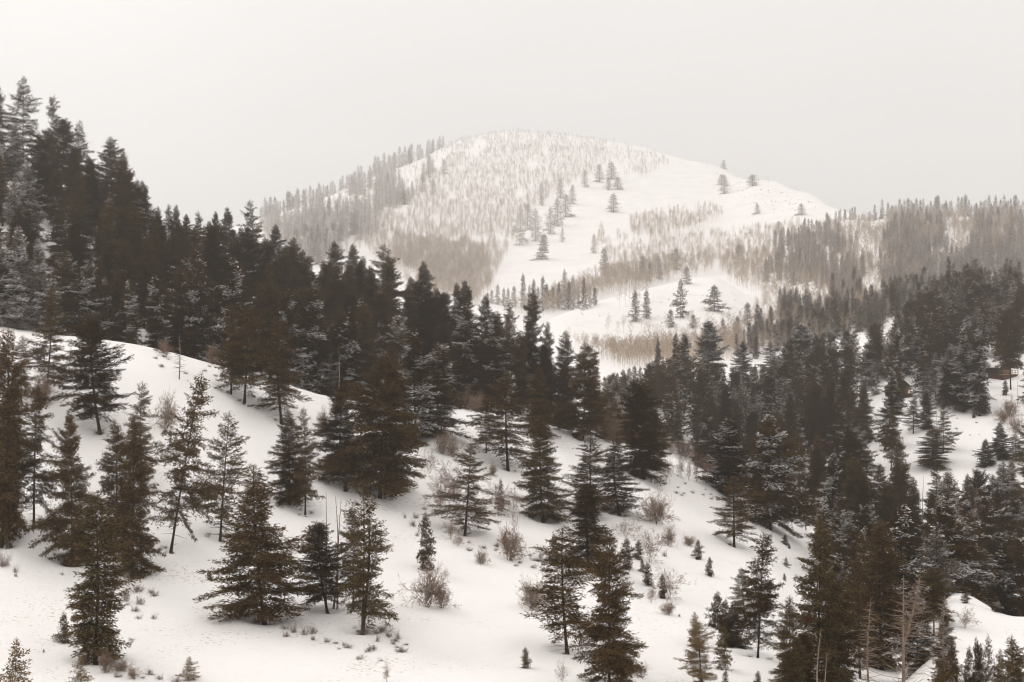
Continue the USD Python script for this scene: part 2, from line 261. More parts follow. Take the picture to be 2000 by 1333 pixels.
    for k in range(bare):
        t = rng.uniform(0.03, max(t0 + 0.22, 0.12)); az = rng.uniform(0, 6.28); L = rng.uniform(0.25, 0.75) * R
        a = axis(t); deadA.append(a); deadB.append(a + np.array([math.cos(az) * L, math.sin(az) * L, -0.12 * L + rng.normal(0, 0.1)]))
    wood = [*trunks, sticks(A, B, r, r * 0.7)]
    if bare: wood.append(sticks(deadA, deadB, np.full(bare, 0.016 * H / 14 + 0.006), np.full(bare, 0.004)))
    out = {'trunk': join(wood), 'crown': crown}
    tops = np.nonzero((Dv[:, 2] > -0.6))[0]
    for nm, lo, hi in (('snow_dusting', 0.64, 9), ('snow_load', 0.53, 0.64)):
        pick = tops[(Sn[tops] > lo) & (Sn[tops] <= hi)]
        pick = pick[rng.uniform(size=len(pick)) < (0.5 if cl < 0.3 else 0.6)]
        if len(pick) < 8: pick = tops[:8]
        up = Dv[pick].copy(); up[:, 2] *= 0.3
        pp = P[pick] + [0, 0, 0.05 * cl / 0.3]
        D_ = unit(up); S_ = unit(np.cross(D_, np.array([[0.0, 0, 1.0]]) + rng.normal(0, 0.25, (len(pick), 3))))
        n = len(pick); L_ = Lc[pick] * 1.1; W_ = L_ * (0.75 if cl < 0.3 else 0.55)
        mid = pp + D_ * (L_ * 0.45)[:, None] + [0, 0, 0.03]; tip = pp + D_ * L_[:, None]; tip[:, 2] -= 0.05 * L_
        v = np.stack([pp, mid + S_ * (W_ / 2)[:, None], tip, mid - S_ * (W_ / 2)[:, None]], 1).reshape(-1, 3)
        kk = np.arange(n)[:, None] * 4
        out[nm] = (v, np.concatenate([kk + [0, 1, 2], kk + [0, 2, 3]]))
    return out

def bush(seed, H=1.6, R=1.2, stems=16, lean=0.0, fine=5, rad=0.018):
    rng = np.random.default_rng(seed); A, B, r, P, D, L = [], [], [], [], [], []
    def grow(p, d, l, rr, lev):
        n = 3; q = p
        for i in range(n):
            d = unit(d + rng.normal(0, 0.26, 3) + [0, 0, 0.02]); w = q + d * l / n
            A.append(q); B.append(w); r.append(rr * (1 - 0.2 * i)); q = w
            if lev < 2:
                for _ in range(2 if lev == 0 else fine // 2):
                    grow(q, unit(d + rng.normal(0, 0.55, 3) + [0, 0, 0.1]), l * rng.uniform(0.35, 0.6), rr * 0.55, lev + 1)
        if lev >= 1:
            for _ in range(3): P.append(q - d * l * rng.uniform(0, 0.5)); D.append(d + rng.normal(0, 0.45, 3)); L.append(rng.uniform(0.10, 0.24) * H)
    for k in range(stems):
        az = rng.uniform(0, 6.28); o = rng.uniform(0.15, 1.0)
        grow(np.array([rng.normal(0, 0.08), rng.normal(0, 0.08), -0.1]) * R, unit(np.array([math.cos(az) * o * R + lean, math.sin(az) * o * R, H])), math.hypot(H, o * R) * rng.uniform(0.5, 0.75), rad, 0)
    tw = kites(np.array(P), np.array(D), np.array(L), np.array(L) * 0.045 + 0.004, rng)
    return {'stems': sticks(A, B, np.array(r), np.array(r) * 0.75), 'twigs': tw}

def aspen(seed, H=11.0, R=1.5, n1=18, n2=250, kw=0.029):
    rng = np.random.default_rng(seed)
    b = rng.normal(0, 0.25, 2); ts = np.linspace(-0.04, 1, 5)
    ax = lambda t: np.stack([b[0] * np.sin(3 * t), b[1] * np.sin(2.5 * t), t * H], -1)
    st = [pole(ax(ts), np.linspace(0.075, 0.015, 5), 4)]
    A, B, P, D, L = [], [], [], [], []
    for k in range(n1):
        t = rng.uniform(0.30, 0.97); az = k * 2.4; l = R * (1.15 - t) * rng.uniform(0.9, 1.6)
        a = ax(np.array(t)); e = a + np.array([math.cos(az) * l * 0.75, math.sin(az) * l * 0.75, l * 0.9]); A.append(a); B.append(e)
        for _ in range(max(1, n2 // n1)):
            w = rng.uniform(0.3, 1); P.append(a + (e - a) * w); D.append(unit(e - a) + rng.normal(0, 0.5, 3) + [0, 0, 0.3]); L.append(rng.uniform(0.6, 1.3))
    st.append(sticks(A, B, np.full(len(A), 0.035), np.full(len(A), 0.012)))
    return {'trunk': join(st), 'crown': kites(np.array(P), np.array(D), np.array(L), np.full(len(L), kw), rng)}

def snag(seed, H=10.0, n=60, R=1.4, rad=0.16, fork=None, curve=0.5, t0=0.1, tip=1.0, tw=0.02):
    """A dead tree: bare tapering stem with many thin side branches."""
    rng = np.random.default_rng(seed); b = rng.normal(0, 0.18, 2)
    ts = np.linspace(-0.03, 1, 14)
    ax = lambda t: np.stack([b[0] * np.sin(3 * t) + 0.25 * np.maximum(0, np.asarray(t) - 0.9) * 6 * (tip - 1), b[1] * np.sin(2.2 * t), np.asarray(t) * H], -1)
    st = [pole(ax(ts), rad * np.interp(ts, [-0.03, 0.03, 1], [1.35, 1.0, 0.16]))]
    axes = [(ax, t0, 1.0)]
    if fork:
        f0, dx = fork
        ax2 = lambda t: ax(np.full(np.shape(t), f0)) + np.stack([dx * np.maximum(t, 0) ** 0.8, 0.2 * np.asarray(t), np.asarray(t) * H * (0.97 - f0)], -1)
        st.append(pole(ax2(np.linspace(-0.02, 1, 10)), rad * np.linspace(0.75, 0.14, 10))); axes.append((ax2, 0.15, 0.8))
    A, B, r = [], [], []
    for axf, lo, sc in axes:
        for k in range(int(n * sc)):
            t = rng.uniform(lo, 0.98); az = rng.uniform(0, 6.28); l = R * (1.08 - t) ** 0.7 * rng.uniform(0.5, 1.2)
            p = axf(np.array(t)); d = np.array([math.cos(az), math.sin(az), rng.uniform(-0.25, 0.25)])
            for i in range(3):
                w = p + d * l / 3; A.append(p); B.append(w); r.append(tw * (1 - 0.28 * i)); p = w; d = unit(d + [0, 0, curve * 0.35] + rng.normal(0, 0.12, 3))
    return {'trunk': join(st), 'branches': sticks(A, B, np.array(r), np.array(r) * 0.7)}

# ------------------------------------------------------------------ class prims: shapes, then tinted variants
CLASS = '/World/Looks'
shapes, variants = {}, {}
def shape(name, parts, mats, size):
    p = stage.CreateClassPrim(f'{CLASS}/shape_{name}'); p.SetTypeName('Xform')
    for k, mesh in parts.items():
        g = usdkit.mesh(stage, f'{p.GetPath()}/{k}', mesh, mats[k])
        if k in ('crown', 'twigs'):
            rt = np.random.default_rng(len(mesh[0])); n = len(mesh[0]) // 4
            for pv in ('tone', 'rime'):
                UsdGeom.PrimvarsAPI(g).CreatePrimvar(pv, Sdf.ValueTypeNames.FloatArray, 'vertex').Set(Vt.FloatArray.FromNumpy(np.repeat(rt.uniform(0, 1, n), 4).astype(np.float32)))
        if k.startswith('snow_') or k == 'twigs': g.GetPrim().SetCustomDataByKey('kind', 'stuff')
    if 'twigs' in parts:
        tv = parts['twigs'][0]; size = (float(np.percentile(tv[:, 2], 98)), float(np.percentile(np.hypot(tv[:, 0], tv[:, 1]), 92)))
    if 'crown' in parts:
        size = (size[0], float(np.percentile(np.hypot(parts['crown'][0][:, 0], parts['crown'][0][:, 1]), 95)))
    shapes[name] = (p, size, sum(len(m[1]) for m in parts.values()))
def variant(name, tint=None, snow=0, bark=None):
    key = (name, tint, snow, bark)
    if key not in variants:
        p = stage.CreateClassPrim(f'{CLASS}/variant_{len(variants)}'); p.SetTypeName('Xform')
        p.GetReferences().AddInternalReference(shapes[name][0].GetPath())
        if tint: bind(stage.OverridePrim(f'{p.GetPath()}/crown'), TINT[tint] if isinstance(tint, str) else tint)
        if bark: bind(stage.OverridePrim(f'{p.GetPath()}/trunk'), bark)
        for lev, k in ((1, 'snow_dusting'), (2, 'snow_load')):
            if snow < lev and stage.GetPrimAtPath(f'{shapes[name][0].GetPath()}/{k}'):
                stage.OverridePrim(f'{p.GetPath()}/{k}').SetActive(False)
        variants[key] = p
    return variants[key]
CM = {'trunk': M_BARK, 'crown': TINT['brown'], 'snow_dusting': M_SNOWBIT, 'snow_load': M_SNOWBIT}
NEAR = {
    'full_a': dict(R=2.7, t0=0.05, nb=180, power=0.75, base_pinch=0.75),
    'full_b': dict(R=3.0, t0=0.06, nb=180, power=0.72, base_pinch=0.7, lobes=0.45),
    'full_c': dict(R=2.5, t0=0.04, nb=190, power=0.7, base_pinch=0.85, droop=16),
    'open_a': dict(R=2.4, t0=0.14, nb=120, power=0.7, base_pinch=0.6, den=0.76, lobes=0.5, bare=24),
    'open_b': dict(R=2.6, t0=0.10, nb=110, power=0.62, base_pinch=0.6, den=0.72, lobes=0.55, bare=26, wild=0.5),
    'open_c': dict(R=2.5, t0=0.17, nb=115, power=0.62, base_pinch=0.75, den=0.78, lobes=0.45, bare=24, wild=0.3),
    'twin_a': dict(R=2.3, t0=0.13, nb=140, power=0.6, base_pinch=0.7, den=0.74, lobes=0.5, twin=1.0, bare=24),
    'column_a': dict(R=1.9, t0=0.04, nb=200, power=0.5, base_pinch=0.8, lobes=0.35),
    'column_b': dict(R=1.75, t0=0.06, nb=180, power=0.55, base_pinch=0.8, lobes=0.4, droop=18),
    'round_a': dict(R=2.6, t0=0.16, nb=165, power=0.42, base_pinch=0.55, lobes=0.45, rise=55, wild=0.6),
    'high_a': dict(R=2.6, t0=0.30, nb=150, power=0.5, base_pinch=0.6, lobes=0.45, rise=50, bare=5),
    'broad_a': dict(R=3.7, t0=0.10, nb=230, power=0.62, base_pinch=0.9, lobes=0.35, droop=20),
}
ALT = ('full_a', 'full_b', 'full_c', 'open_a', 'open_b', 'open_c', 'column_a', 'column_b')
for i, (k, a) in enumerate(NEAR.items()):
    shape(k, conifer(100 + i, **a), CM, (14.0, a['R']))
    if k in ALT: shape(k + '_alt', conifer(130 + i, **{**a, 'lobes': a.get('lobes', 0.35) + 0.12, 'wild': a.get('wild', 0) + 0.35, 'power': a['power'] - 0.06}), CM, (14.0, a['R']))
for i, (k, a) in enumerate({'young_a': dict(R=0.85, power=0.85), 'young_b': dict(R=0.75, power=0.75), 'young_c': dict(R=1.0, power=0.9, den=0.7, lobes=0.5)}.items()):
    shape(k, conifer(150 + i, H=3.0, t0=0.03, nb=80, cl=0.13, cw=0.06, step=0.075, bare=0, **a), CM, (3.0, a['R']))
for i, (k, a) in enumerate({'mid_a': dict(R=2.6, t0=0.05, power=0.75), 'mid_b': dict(R=2.3, t0=0.08, power=0.65, lobes=0.5), 'mid_c': dict(R=1.9, t0=0.05, power=0.6), 'mid_d': dict(R=2.9, t0=0.10, power=0.5, lobes=0.45),
                            'mid_e': dict(R=2.2, t0=0.04, power=0.7, droop=18)}.items()):
    shape(k, conifer(200 + i, nb=105, cl=0.44, cw=0.20, step=0.28, bare=6, base_pinch=0.7, **a), CM, (14.0, a['R']))
for i, (k, a) in enumerate({'far_a': dict(R=3.6, power=1.15), 'far_b': dict(R=3.1, power=1.1), 'far_c': dict(R=2.7, power=1.0), 'far_d': dict(R=4.4, power=0.9, lobes=0.5)}.items()):
    shape(k, conifer(300 + i, H=20.0, t0=0.06, nb=80, cl=0.75, cw=0.32, step=0.45, bare=0, base_pinch=0.7, **a), CM, (20.0, a['R']))
for i in range(4):
    shape(f'bush_{i}', bush(400 + i, H=1.6, R=1.1 + 0.15 * i, stems=14 + 2 * i), {'stems': M_TWIG_GREY, 'twigs': M_TWIG}, (1.9, 1.3))
for i in range(2):
    shape(f'wispy_{i}', bush(420 + i, H=2.4, R=1.1, stems=9, fine=3, rad=0.012), {'stems': M_TWIG_RED, 'twigs': M_TWIG_RED}, (2.7, 1.2))
for i in range(3):
    shape(f'sage_{i}', bush(430 + i, H=0.5, R=0.9, stems=22, fine=3, rad=0.006), {'stems': M_TWIG_GREY, 'twigs': M_TWIG_RED}, (0.65, 0.8))
for i in range(5):
    shape(f'aspen_{i}', aspen(500 + i, H=11.0, R=1.7 + 0.25 * i), {'trunk': M_ASPEN, 'crown': M_ASPEN_TWIG}, (11.0, 1.5))

# ------------------------------------------------------------------ placing
placed = []      # dicts of conifers: u, D, h, w, shape, tint, snow, label
def thing(base, proto, label, cat, group, x, y, z, rz, lean, s):
    p = UsdGeom.Xform.Define(stage, '/World/' + numbered(base)).GetPrim()
    p.GetReferences().AddInternalReference(proto.GetPath()); p.SetInstanceable(True)
    xform(p, x, y, z, rz, lean, s)
    return tag(p, label, cat, group)
rng = np.random.default_rng(7)
# foreground and other single firs: (u, v of the foot, v of the tip, half width, shape, tint, snow, label [, distance [, lean]])
HAND = [
 (3,1062,640,44,'column_a','rust',0,'tall rusty fir, foremost at the frame edge of the snow slope'),
 (14,1040,745,36,'column_b','olive',0,'olive fir tucked against the tall rusty fir at the edge'),
 (-22,900,560,40,'full_a','brown',0,'brown fir half out of frame behind the tall rusty edge fir'),
 (42,790,655,26,'open_c','olive',0,'thin olive fir on the snow between the edge fir and the open crest fir'),
 (88,782,560,48,'open_a','brown',0,'open layered brown fir standing on the crest before the dark hill'),
 (195,842,622,58,'round_a','dark',0,'big rounded dark fir on the crest with clumped foliage'),
 (66,1028,748,50,'open_c','brown',0,'leaning sparse fir with a bare dark lower trunk in the snow',None,4),
 (140,1098,800,46,'full_b','brown',0,'brown fir with dense rusty top behind the olive foreground fir'),
 (222,1075,820,38,'column_b','rust',0,'narrow rusty fir in the clump behind the olive foreground fir'),
 (258,1120,812,46,'full_c','brown',0,'full brown fir overlapping the olive foreground fir on its downhill side'),
 (278,960,745,46,'open_a','olive',0,'light olive fir with airy top between the rounded fir and the leaning rusty fir'),
 (334,1072,720,54,'open_c','rust',0,'tall leaning rusty fir with gappy crown and pale tip standing alone in snow',None,8),
 (430,1050,803,46,'open_b','olive',0,'thin open fir with see-through crown next to the tall leaning rusty fir',None,4),
 (186,1292,962,58,'column_a','olive',0,'dense olive fir at the foot of the slope, trunk base among reddish brush'),
 (122,1255,1195,15,'young_b','olive',0,'young olive fir leaning on the foot of the dense olive foreground fir'),
 (146,1290,1235,14,'young_c','olive',0,'small ragged fir under the skirt of the dense olive foreground fir'),
 (516,1212,908,78,'full_b','rust',0,'broad conical fir with golden brown boughs reaching the snow'),
 (640,1194,1020,52,'round_a','grey',0,'dark bushy fir with three bare dead tops sticking up'),
 (690,1185,985,34,'open_c','brown',0,'slim brown fir between the dead-topped bushy fir and the twin-trunk fir'),
 (708,1232,940,54,'twin_a','olive',0,'airy fir with two slender trunks from one foot'),
 (566,984,800,42,'full_a','grey',0,'greyish fir uphill of the broad conical golden fir'),
 (596,1002,795,38,'open_a','brown',0,'brown fir with bare lower trunk beside the greyish fir'),
 (660,925,750,44,'full_b','dark',0,'pointed dark fir on the uphill side of the huge spreading fir'),
 (742,968,692,78,'broad_a','brown',0,'huge spreading brown fir with long low boughs and a dead top'),
 (812,860,640,46,'full_a','dark',1,'dark fir behind the huge spreading fir, nearer to it of two'),
 (858,848,672,46,'column_a','brown',1,'dense dark brown fir with stepped boughs behind a thicket of brush'),
 (550,824,620,64,'open_a','brown',0,'wide low-boughed fir, downhill one of three at the crest'),
 (477,784,598,46,'open_c','rust',0,'middle fir of three at the crest with bare trunk over snow'),
 (451,768,592,40,'open_a','rust',0,'uphill fir of the three standing together at the crest'),
 (908,1042,866,52,'open_b','brown',0,'sparse flat-boughed fir with rusty trunk alone in brushy snow'),
 (1060,1016,808,48,'full_a','olive',0,'conical fir with layered boughs and low skirt below the brown crest firs'),
 (992,915,725,50,'open_a','brown',0,'broad open brown fir behind the sparse flat-boughed fir'),
 (950,882,770,30,'open_c','rust',0,'thin spindly rusty fir at the edge of the brush thicket'),
 (1056,850,718,34,'full_c','rust',0,'rusty brown fir in front of the dark crest line of trees'),
 (1138,856,668,48,'full_b','brown',0,'stout fir with visible trunk foot at the edge of the slope'),
 (1166,842,684,24,'column_b','red',0,'reddish dying fir pressed against the stout fir on the ridge'),
 (1256,932,740,46,'column_a','dark',0,'dense dark fir standing where the bare crest begins'),
 (1276,915,800,28,'full_c','brown',0,'small brown fir half hidden by the dense dark crest fir'),
 (1158,1012,850,52,'open_b','grey',0,'loose grey fir with bent trunk and long bare gaps'),
 (1210,1004,856,40,'column_b','grey',0,'narrow dense fir with stepped skirt next to the loose grey fir'),
 (1150,1108,940,46,'column_a','dark',0,'very dark fir rising behind the rusty-topped pair'),
 (1108,1274,1030,66,'open_c','rust',0,'fir with dense rusty top over open black-limbed lower half'),
 (1190,1338,1040,66,'full_b','rust',0,'large rusty fir with layered boughs, foremost of the central pair'),
 (1152,1322,1266,24,'young_a','dark',0,'dark young fir at the foot of the large rusty fir'),
 (1058,1230,1175,13,'young_b','dark',0,'dark young fir against the uphill side of the rusty-topped fir'),
 (1083,1104,1042,14,'young_b','olive',0,'young olive fir just above the rusty-topped fir'),
 (1224,1110,1050,16,'young_a','grey',0,'young greyish fir just beyond the tip of the large rusty fir'),
 (834,1112,998,19,'young_b','grey',1,'slender young fir with snow dusted needles above the tan bush'),
 (1028,1306,1264,11,'young_a','olive',0,'tiny fir alone on the open lower snow'),
 (1246,1092,1054,10,'young_b','grey',1,'little dusted fir, uppermost in the line along the wispy brush'),
 (1254,1118,1092,7,'young_b','olive',0,'tiny fir just below the uppermost little dusted fir'),
 (1265,1144,1098,11,'young_b','dark',1,'little dark fir, second in the line along the wispy brush'),
 (1296,1168,1120,10,'young_b','dark',0,'little dark fir against the bare twiggy shrub'),
 (1364,1092,1054,10,'young_a','grey',0,'small grey fir in the open snow under a pale shrub'),
 (1385,1126,1088,9,'young_b','dark',0,'small dark cone of a fir alone in the middle of the open snow'),
 (1533,1064,1044,7,'young_a','dark',0,'tiny fir high on the snow strip beside the dark wood'),
 (1541,1073,1062,3,'young_a','dark',0,'seedling fir just under the tiny fir by the dark wood'),
 (1536,1108,1088,7,'young_c','dark',0,'tiny fir midway down the snow strip beside the dark wood'),
 (1531,1133,1120,4,'young_b','dark',0,'seedling fir lowest on the snow strip beside the dark wood'),
 (675,962,940,7,'young_a','grey',0,'tiny fir in the snow uphill of the huge spreading fir'),
 (980,1000,935,12,'young_c','grey',0,'young grey fir rising out of reddish brush'),
 (1434,1066,928,42,'open_a','rust',0,'brown pyramid-shaped fir on the snow edge in front of the dark wood'),
 (1505,1034,812,62,'broad_a','brown',1,'massive dark fir with snow on its lowest boughs'),
 (1418,966,812,50,'full_a','dark',1,'dark fir at the end of the bare crest with snowy low boughs'),
 (1480,1284,1036,50,'open_c','dark',0,'tall dark slender fir with black skirt, nearest on the lower snow edge'),
 (1456,1215,1110,32,'open_a','brown',0,'brown fir leaning against the tall dark slender fir'),
 (1402,1228,1155,19,'young_b','dark',0,'small dark fir with a thin spire at the snow edge'),
 (1432,1262,1180,28,'full_c','dark',0,'dark fir filling the gap behind the small spired fir'),
 (1418,1235,1170,15,'young_b','dark',0,'dark little fir squeezed behind the small spired fir'),
 (1358,1262,1195,13,'young_a','pale',0,'small pale fir peeping over the straw coloured twin fir'),
 (1372,1340,1212,38,'open_b','pale',0,'straw coloured young fir with two thin leaders',None,0),
 (1410,1308,1222,20,'young_c','olive',0,'olive young fir beside the straw coloured young fir'),
 (1438,1272,1230,13,'young_a','olive',0,'ragged olive young fir under the black skirt of the slender fir'),
 (1416,1352,1308,9,'young_b','olive',0,'small fir tip at the bottom below the olive young fir'),
 (1480,1356,1310,10,'young_a','dark',0,'small fir tip at the bottom below the tall dark slender fir'),
 (28,1352,1245,28,'young_c','pale',0,'straw coloured young fir in the bottom corner of the slope'),
 (160,1345,1280,18,'young_c','pale',0,'straw coloured seedling fir below the dense olive foreground fir'),
 (368,1328,1282,18,'young_c','pale',0,'two-tipped young straw coloured fir alone on the bottom snow'),
 (86,1276,1268,3,'young_a','olive',0,'seedling fir on the snow above the corner fir'),
 (410,1134,1115,7,'young_a','olive',0,'knee-high fir by the side of the broad conical golden fir'),
 # valley wood at the lower corner
 (1596,1400,1012,58,'full_a','olive',0,'tall olive-brown fir at the near edge of the dark wood with thin tip',112),
 (1680,1400,1038,52,'open_a','brown',0,'brown fir with a bare pale leader in the dark wood',128),
 (1722,1390,1015,50,'column_a','rust',0,'rusty column-shaped fir behind the bare-leadered fir',140),
 (1548,1395,1165,36,'full_c','olive',0,'olive fir at the near corner of the dark wood above the bottom edge',103),
 (1575,1380,1235,40,'full_b','dark',0,'black-looking fir at the bottom of the dark wood',106),
 (1640,1400,1130,46,'full_a','dark',0,'dark fir hanging in shade below the bare-leadered fir',118),
 (1772,1310,985,46,'column_b','dark',1,'dark narrow fir with snow on its flank behind the forked dead tree',150),
 (1832,1290,1035,44,'full_c','frost1',1,'snow dusted fir above the forked dead tree',158),
 (1880,1190,1002,52,'full_b','brown',1,'stepped brown fir rising behind the small snow mound',176),
 (1824,1262,1110,34,'high_a','olive',0,'olive crowned fir with bare black trunk beside the small snow mound',135),
 (1886,1178,1148,9,'young_a','grey',1,'young dusted fir on the back edge of the small snow mound'),
 (1945,1196,1165,12,'young_a','grey',1,'bushy young fir on the far edge of the small snow mound'),
 (1968,1200,1188,4,'young_a','grey',0,'seedling fir at the crest of the small snow mound'),
 (1960,1205,1060,42,'full_c','dark',1,'dark fir behind the seedling on the small snow mound',185),
 (2000,1205,1015,40,'column_b','brown',0,'brown column-shaped fir at the frame edge above the snow mound',182),
 (1920,1215,1070,40,'full_a','dark',1,'dark fir between the stepped brown fir and the frame edge',190),
 (1842,1385,1284,28,'young_a','rust',0,'rusty young fir at the bottom in front of the dead stems',98),
 (1890,1330,1262,13,'young_b','grey',0,'spiky little fir, uphill one in the row below the snow mound',108),
 (1905,1345,1245,14,'young_b','dark',0,'tallest spiky little fir in the row below the snow mound',106),
 (1917,1345,1256,12,'young_b','dark',0,'spiky little fir right beside the tallest in the row',107),
 (1932,1345,1240,20,'young_c','frost1',0,'pale frosted little fir in the row below the snow mound',105),
 (1955,1350,1268,16,'young_a','olive',0,'olive little fir between the frosted one and the corner fir',104),
 (1862,1340,1250,16,'young_b','grey',0,'grey little fir beside the rusty young fir at the bottom',104),
 (1990,1440,1242,54,'full_a','olive',0,'big olive fir filling the bottom corner of the frame',82),
 (2030,1440,1180,62,'full_b','dark',0,'fir beyond the frame whose bough reaches in over the snow mound',88),
 (1712,1300,1085,40,'full_b','dark',1,'shaded dark fir between the two pale dead spruces, set back',172),
 (1752,1300,1062,40,'full_a','dark',1,'dark fir directly behind the forked dead tree',184),
 (1795,1300,1078,38,'column_a','brown',1,'brown-black fir beside the thin second top of the forked dead tree',188),
 (1788,1310,1128,34,'full_b','dark',1,'black-green fir in front of the leaning second top, feet in snow',127),
 (1846,1345,1190,26,'full_a','dark',1,'dark bushy fir at the nose of the small snow mound',114),
 (1848,1300,1100,30,'full_c','grey',1,'greyish fir at the uphill corner of the small snow mound',182),
 # clearing on the far side of the valley
 (1784,846,772,19,'open_a','grey',0,'light see-through fir alone in the upper clearing'),
 (1808,838,766,15,'column_a','dark',0,'narrow dark fir beside the see-through fir in the clearing'),
 (1842,910,787,24,'open_a','olive',0,'airy olive fir with pale tip at the lower rim of the clearing',290),
 (1822,925,835,34,'full_a','brown',0,'brown bushy fir below the airy olive fir',282),
 (1740,918,790,26,'open_a','brown',0,'open brown fir at the near end of the clearing',284),
 (1728,862,720,24,'column_b','dark',1,'tall dark fir with clean edge at the near end of the clearing',300),
 (1955,925,824,20,'full_c','dark',0,'pointed dark fir below the brush of the clearing',282),
 (1925,935,857,18,'full_a','dark',0,'dark fir shouldering the pointed dark fir',278),
 (1985,935,845,22,'open_a','grey',0,'pale grey fir at the frame edge below the clearing brush',280),
 (1882,808,797,4,'young_a','grey',0,'seedling fir in the upper clearing, nearer the dark grove of two'),
 (1902,818,807,4,'young_a','grey',0,'seedling fir in the upper clearing, further from the dark grove of two'),
 (1964,772,742,7,'young_b','grey',0,'slim grey young fir on the snow under the railed cabin'),
 (1913,812,640,20,'column_a','dark',2,'tall dark fir at the low end of the grove beside the railed cabin'),
 (1880,802,655,32,'full_a','dark',2,'dark snow-flecked fir in the middle of the grove beside the clearing'),
 (1858,792,672,28,'full_c','frost1',2,'snow-flecked fir at the high end of the grove beside the clearing'),
 (1897,790,700,18,'column_b','rust',1,'faded rusty fir inside the grove beside the clearing',324),
 (1974,742,600,26,'high_a','brown',0,'brown round-headed fir whose bare trunk crosses the railed cabin',338),
 (1752,792,640,20,'column_a','brown',1,'brown fir with snow flecks in front of the small gabled cabin',326),
 (1800,768,650,28,'high_a','dark',1,'dark fir over bare stems behind the small gabled cabin',372),
 (1380,742,628,30,'round_a','dark',2,'bulky dark fir, biggest on the wood line below the aspen slope',420),
 (1338,742,652,16,'column_a','dark',1,'narrow dark fir, second along from the bulky one on the wood line',425),
 (1321,742,650,10,'column_b','dark',1,'thin dark spire beside the narrow dark fir on the wood line',430),
 (1282,752,660,9,'column_b','dark',1,'lone thin spire in front of the tan aspen bank',430),
 (1562,742,632,28,'round_a','dark',2,'dark fir, tallest of the cluster on the tan slope edge',420),
 (1590,742,650,22,'full_c','dark',2,'dark fir attached to the tallest of the cluster on the slope edge',425),
 (1505,752,668,24,'open_a','grey',2,'grey open fir with snow on flat boughs beside the slope-edge cluster',430),
 (1450,760,665,20,'full_c','grey',2,'pointed dusted fir, uphill neighbour of the grey open fir',415),
 (1652,745,645,18,'column_a','dark',1,'dark spire on the wood edge beside the white diagonal strip',425),
 (1353,598,545,0,'far_d','frost1',0,'PLACEHOLDER',620),
]
HAND.pop()
# tops along the skyline of the wooded hill
SKYB = [(-8,165,24,'open_a','brown'),(45,150,32,'open_b','brown'),(100,186,22,'open_c','olive'),(118,232,26,'round_a','brown'),(155,236,30,'open_a','grey'),(222,268,40,'full_b','rust'),(236,290,30,'full_a','brown'),(258,330,12,'open_c','grey'),
 (284,352,22,'full_a','dark'),(310,402,12,'open_c','grey'),(329,398,14,'open_a','olive'),(343,400,16,'full_c','brown'),(367,418,18,'full_a','brown'),(388,412,16,'open_a','olive'),(418,412,16,'full_c','dark'),(441,404,22,'full_a','rust'),(495,390,32,'open_a','brown'),
 (488,440,30,'full_b','dark'),(541,438,26,'full_a','dark'),(572,463,28,'full_c','brown'),(605,498,18,'open_c','olive'),(655,472,28,'full_b','brown'),(688,476,26,'full_a','rust'),(705,500,20,'full_c','brown'),(748,476,30,'open_b','olive'),(758,500,34,'full_a','brown'),
 (798,540,20,'column_b','dark'),(826,510,32,'full_c','dark'),(846,560,24,'open_a','brown'),(872,570,20,'open_c','brown'),(893,552,20,'column_b','brown'),(909,545,30,'full_a','dark'),(944,576,28,'full_c','dark'),(992,588,26,'open_a','dark'),(1032,566,30,'full_b','dark'),
 (1066,628,24,'full_c','dark'),(1097,646,34,'full_a','dark')]
RUN = np.minimum.accumulate(666.5 - GZ / DD * F, axis=1)
_run = RegularGridInterpolator((GU, np.log(GD)), RUN, bounds_error=False, fill_value=None)
def runmin(u, D):
    r = _run(np.stack(np.broadcast_arrays(np.clip(u, -1500, 3500), np.log(np.clip(D, 90, 2700))), -1))
    return r if np.ndim(u) or np.ndim(D) else float(np.ravel(r)[0])
def inside(poly, u, v):
    r, n = False, len(poly)
    for i in range(n):
        (x1, y1), (x2, y2) = poly[i], poly[i - 1]
        if (y1 > v) != (y2 > v) and u < (x2 - x1) * (v - y1) / (y2 - y1) + x1: r = not r
    return r
TREES = []; alt_rng = np.random.default_rng(3)
def add(u, vb, vt, hw, shp, tint, snow, label=None, D=None, lean=0, region='hand', h=None, sink=0.25):
    if D is None: D = where(u, vb)
    if D is None: return None
    if shp in ALT and alt_rng.uniform() < 0.5: shp += '_alt'
    zb = float(ground(u, D)) - sink
    if h is None: h = (666.5 - vt) / F * D - zb
    if h < 0.15: return None
    if hw is None: hw = shapes[shp][1][1] * h / shapes[shp][1][0] * F / D * (1.27 if region in ('hill', 'slope', 'valley') else 1.0 if region == 'ridge' else 1.15)
    t = dict(u=u, D=D, z=zb, h=h, w=hw / F * D * (1.12 if label else 1), shp=shp, tint=tint, snow=snow, label=label, lean=lean, region=region)
    t['vb'], t['vt'] = 666.5 - zb / D * F, 666.5 - (zb + h) / D * F
    TREES.append(t); return t
for row in HAND: add(*row)
for (u, vt, hw, shp, tint) in SKYB:
    D = 282 + 18 * min(1, max(0, (u - 300) / 400)) - (22 if (u, vt) in ((236, 290), (488, 440), (758, 500)) else 0)
    if u > 780: D = 292 - 45 * (u - 780) / 320
    add(u, None, vt, hw * 1.2, shp, {'grey': 'olive', 'dark': 'brown'}.get(tint, tint) if u < 300 else tint, 1 if u > 300 and rng.uniform() < 0.3 else 0, None, D, region='skyline')

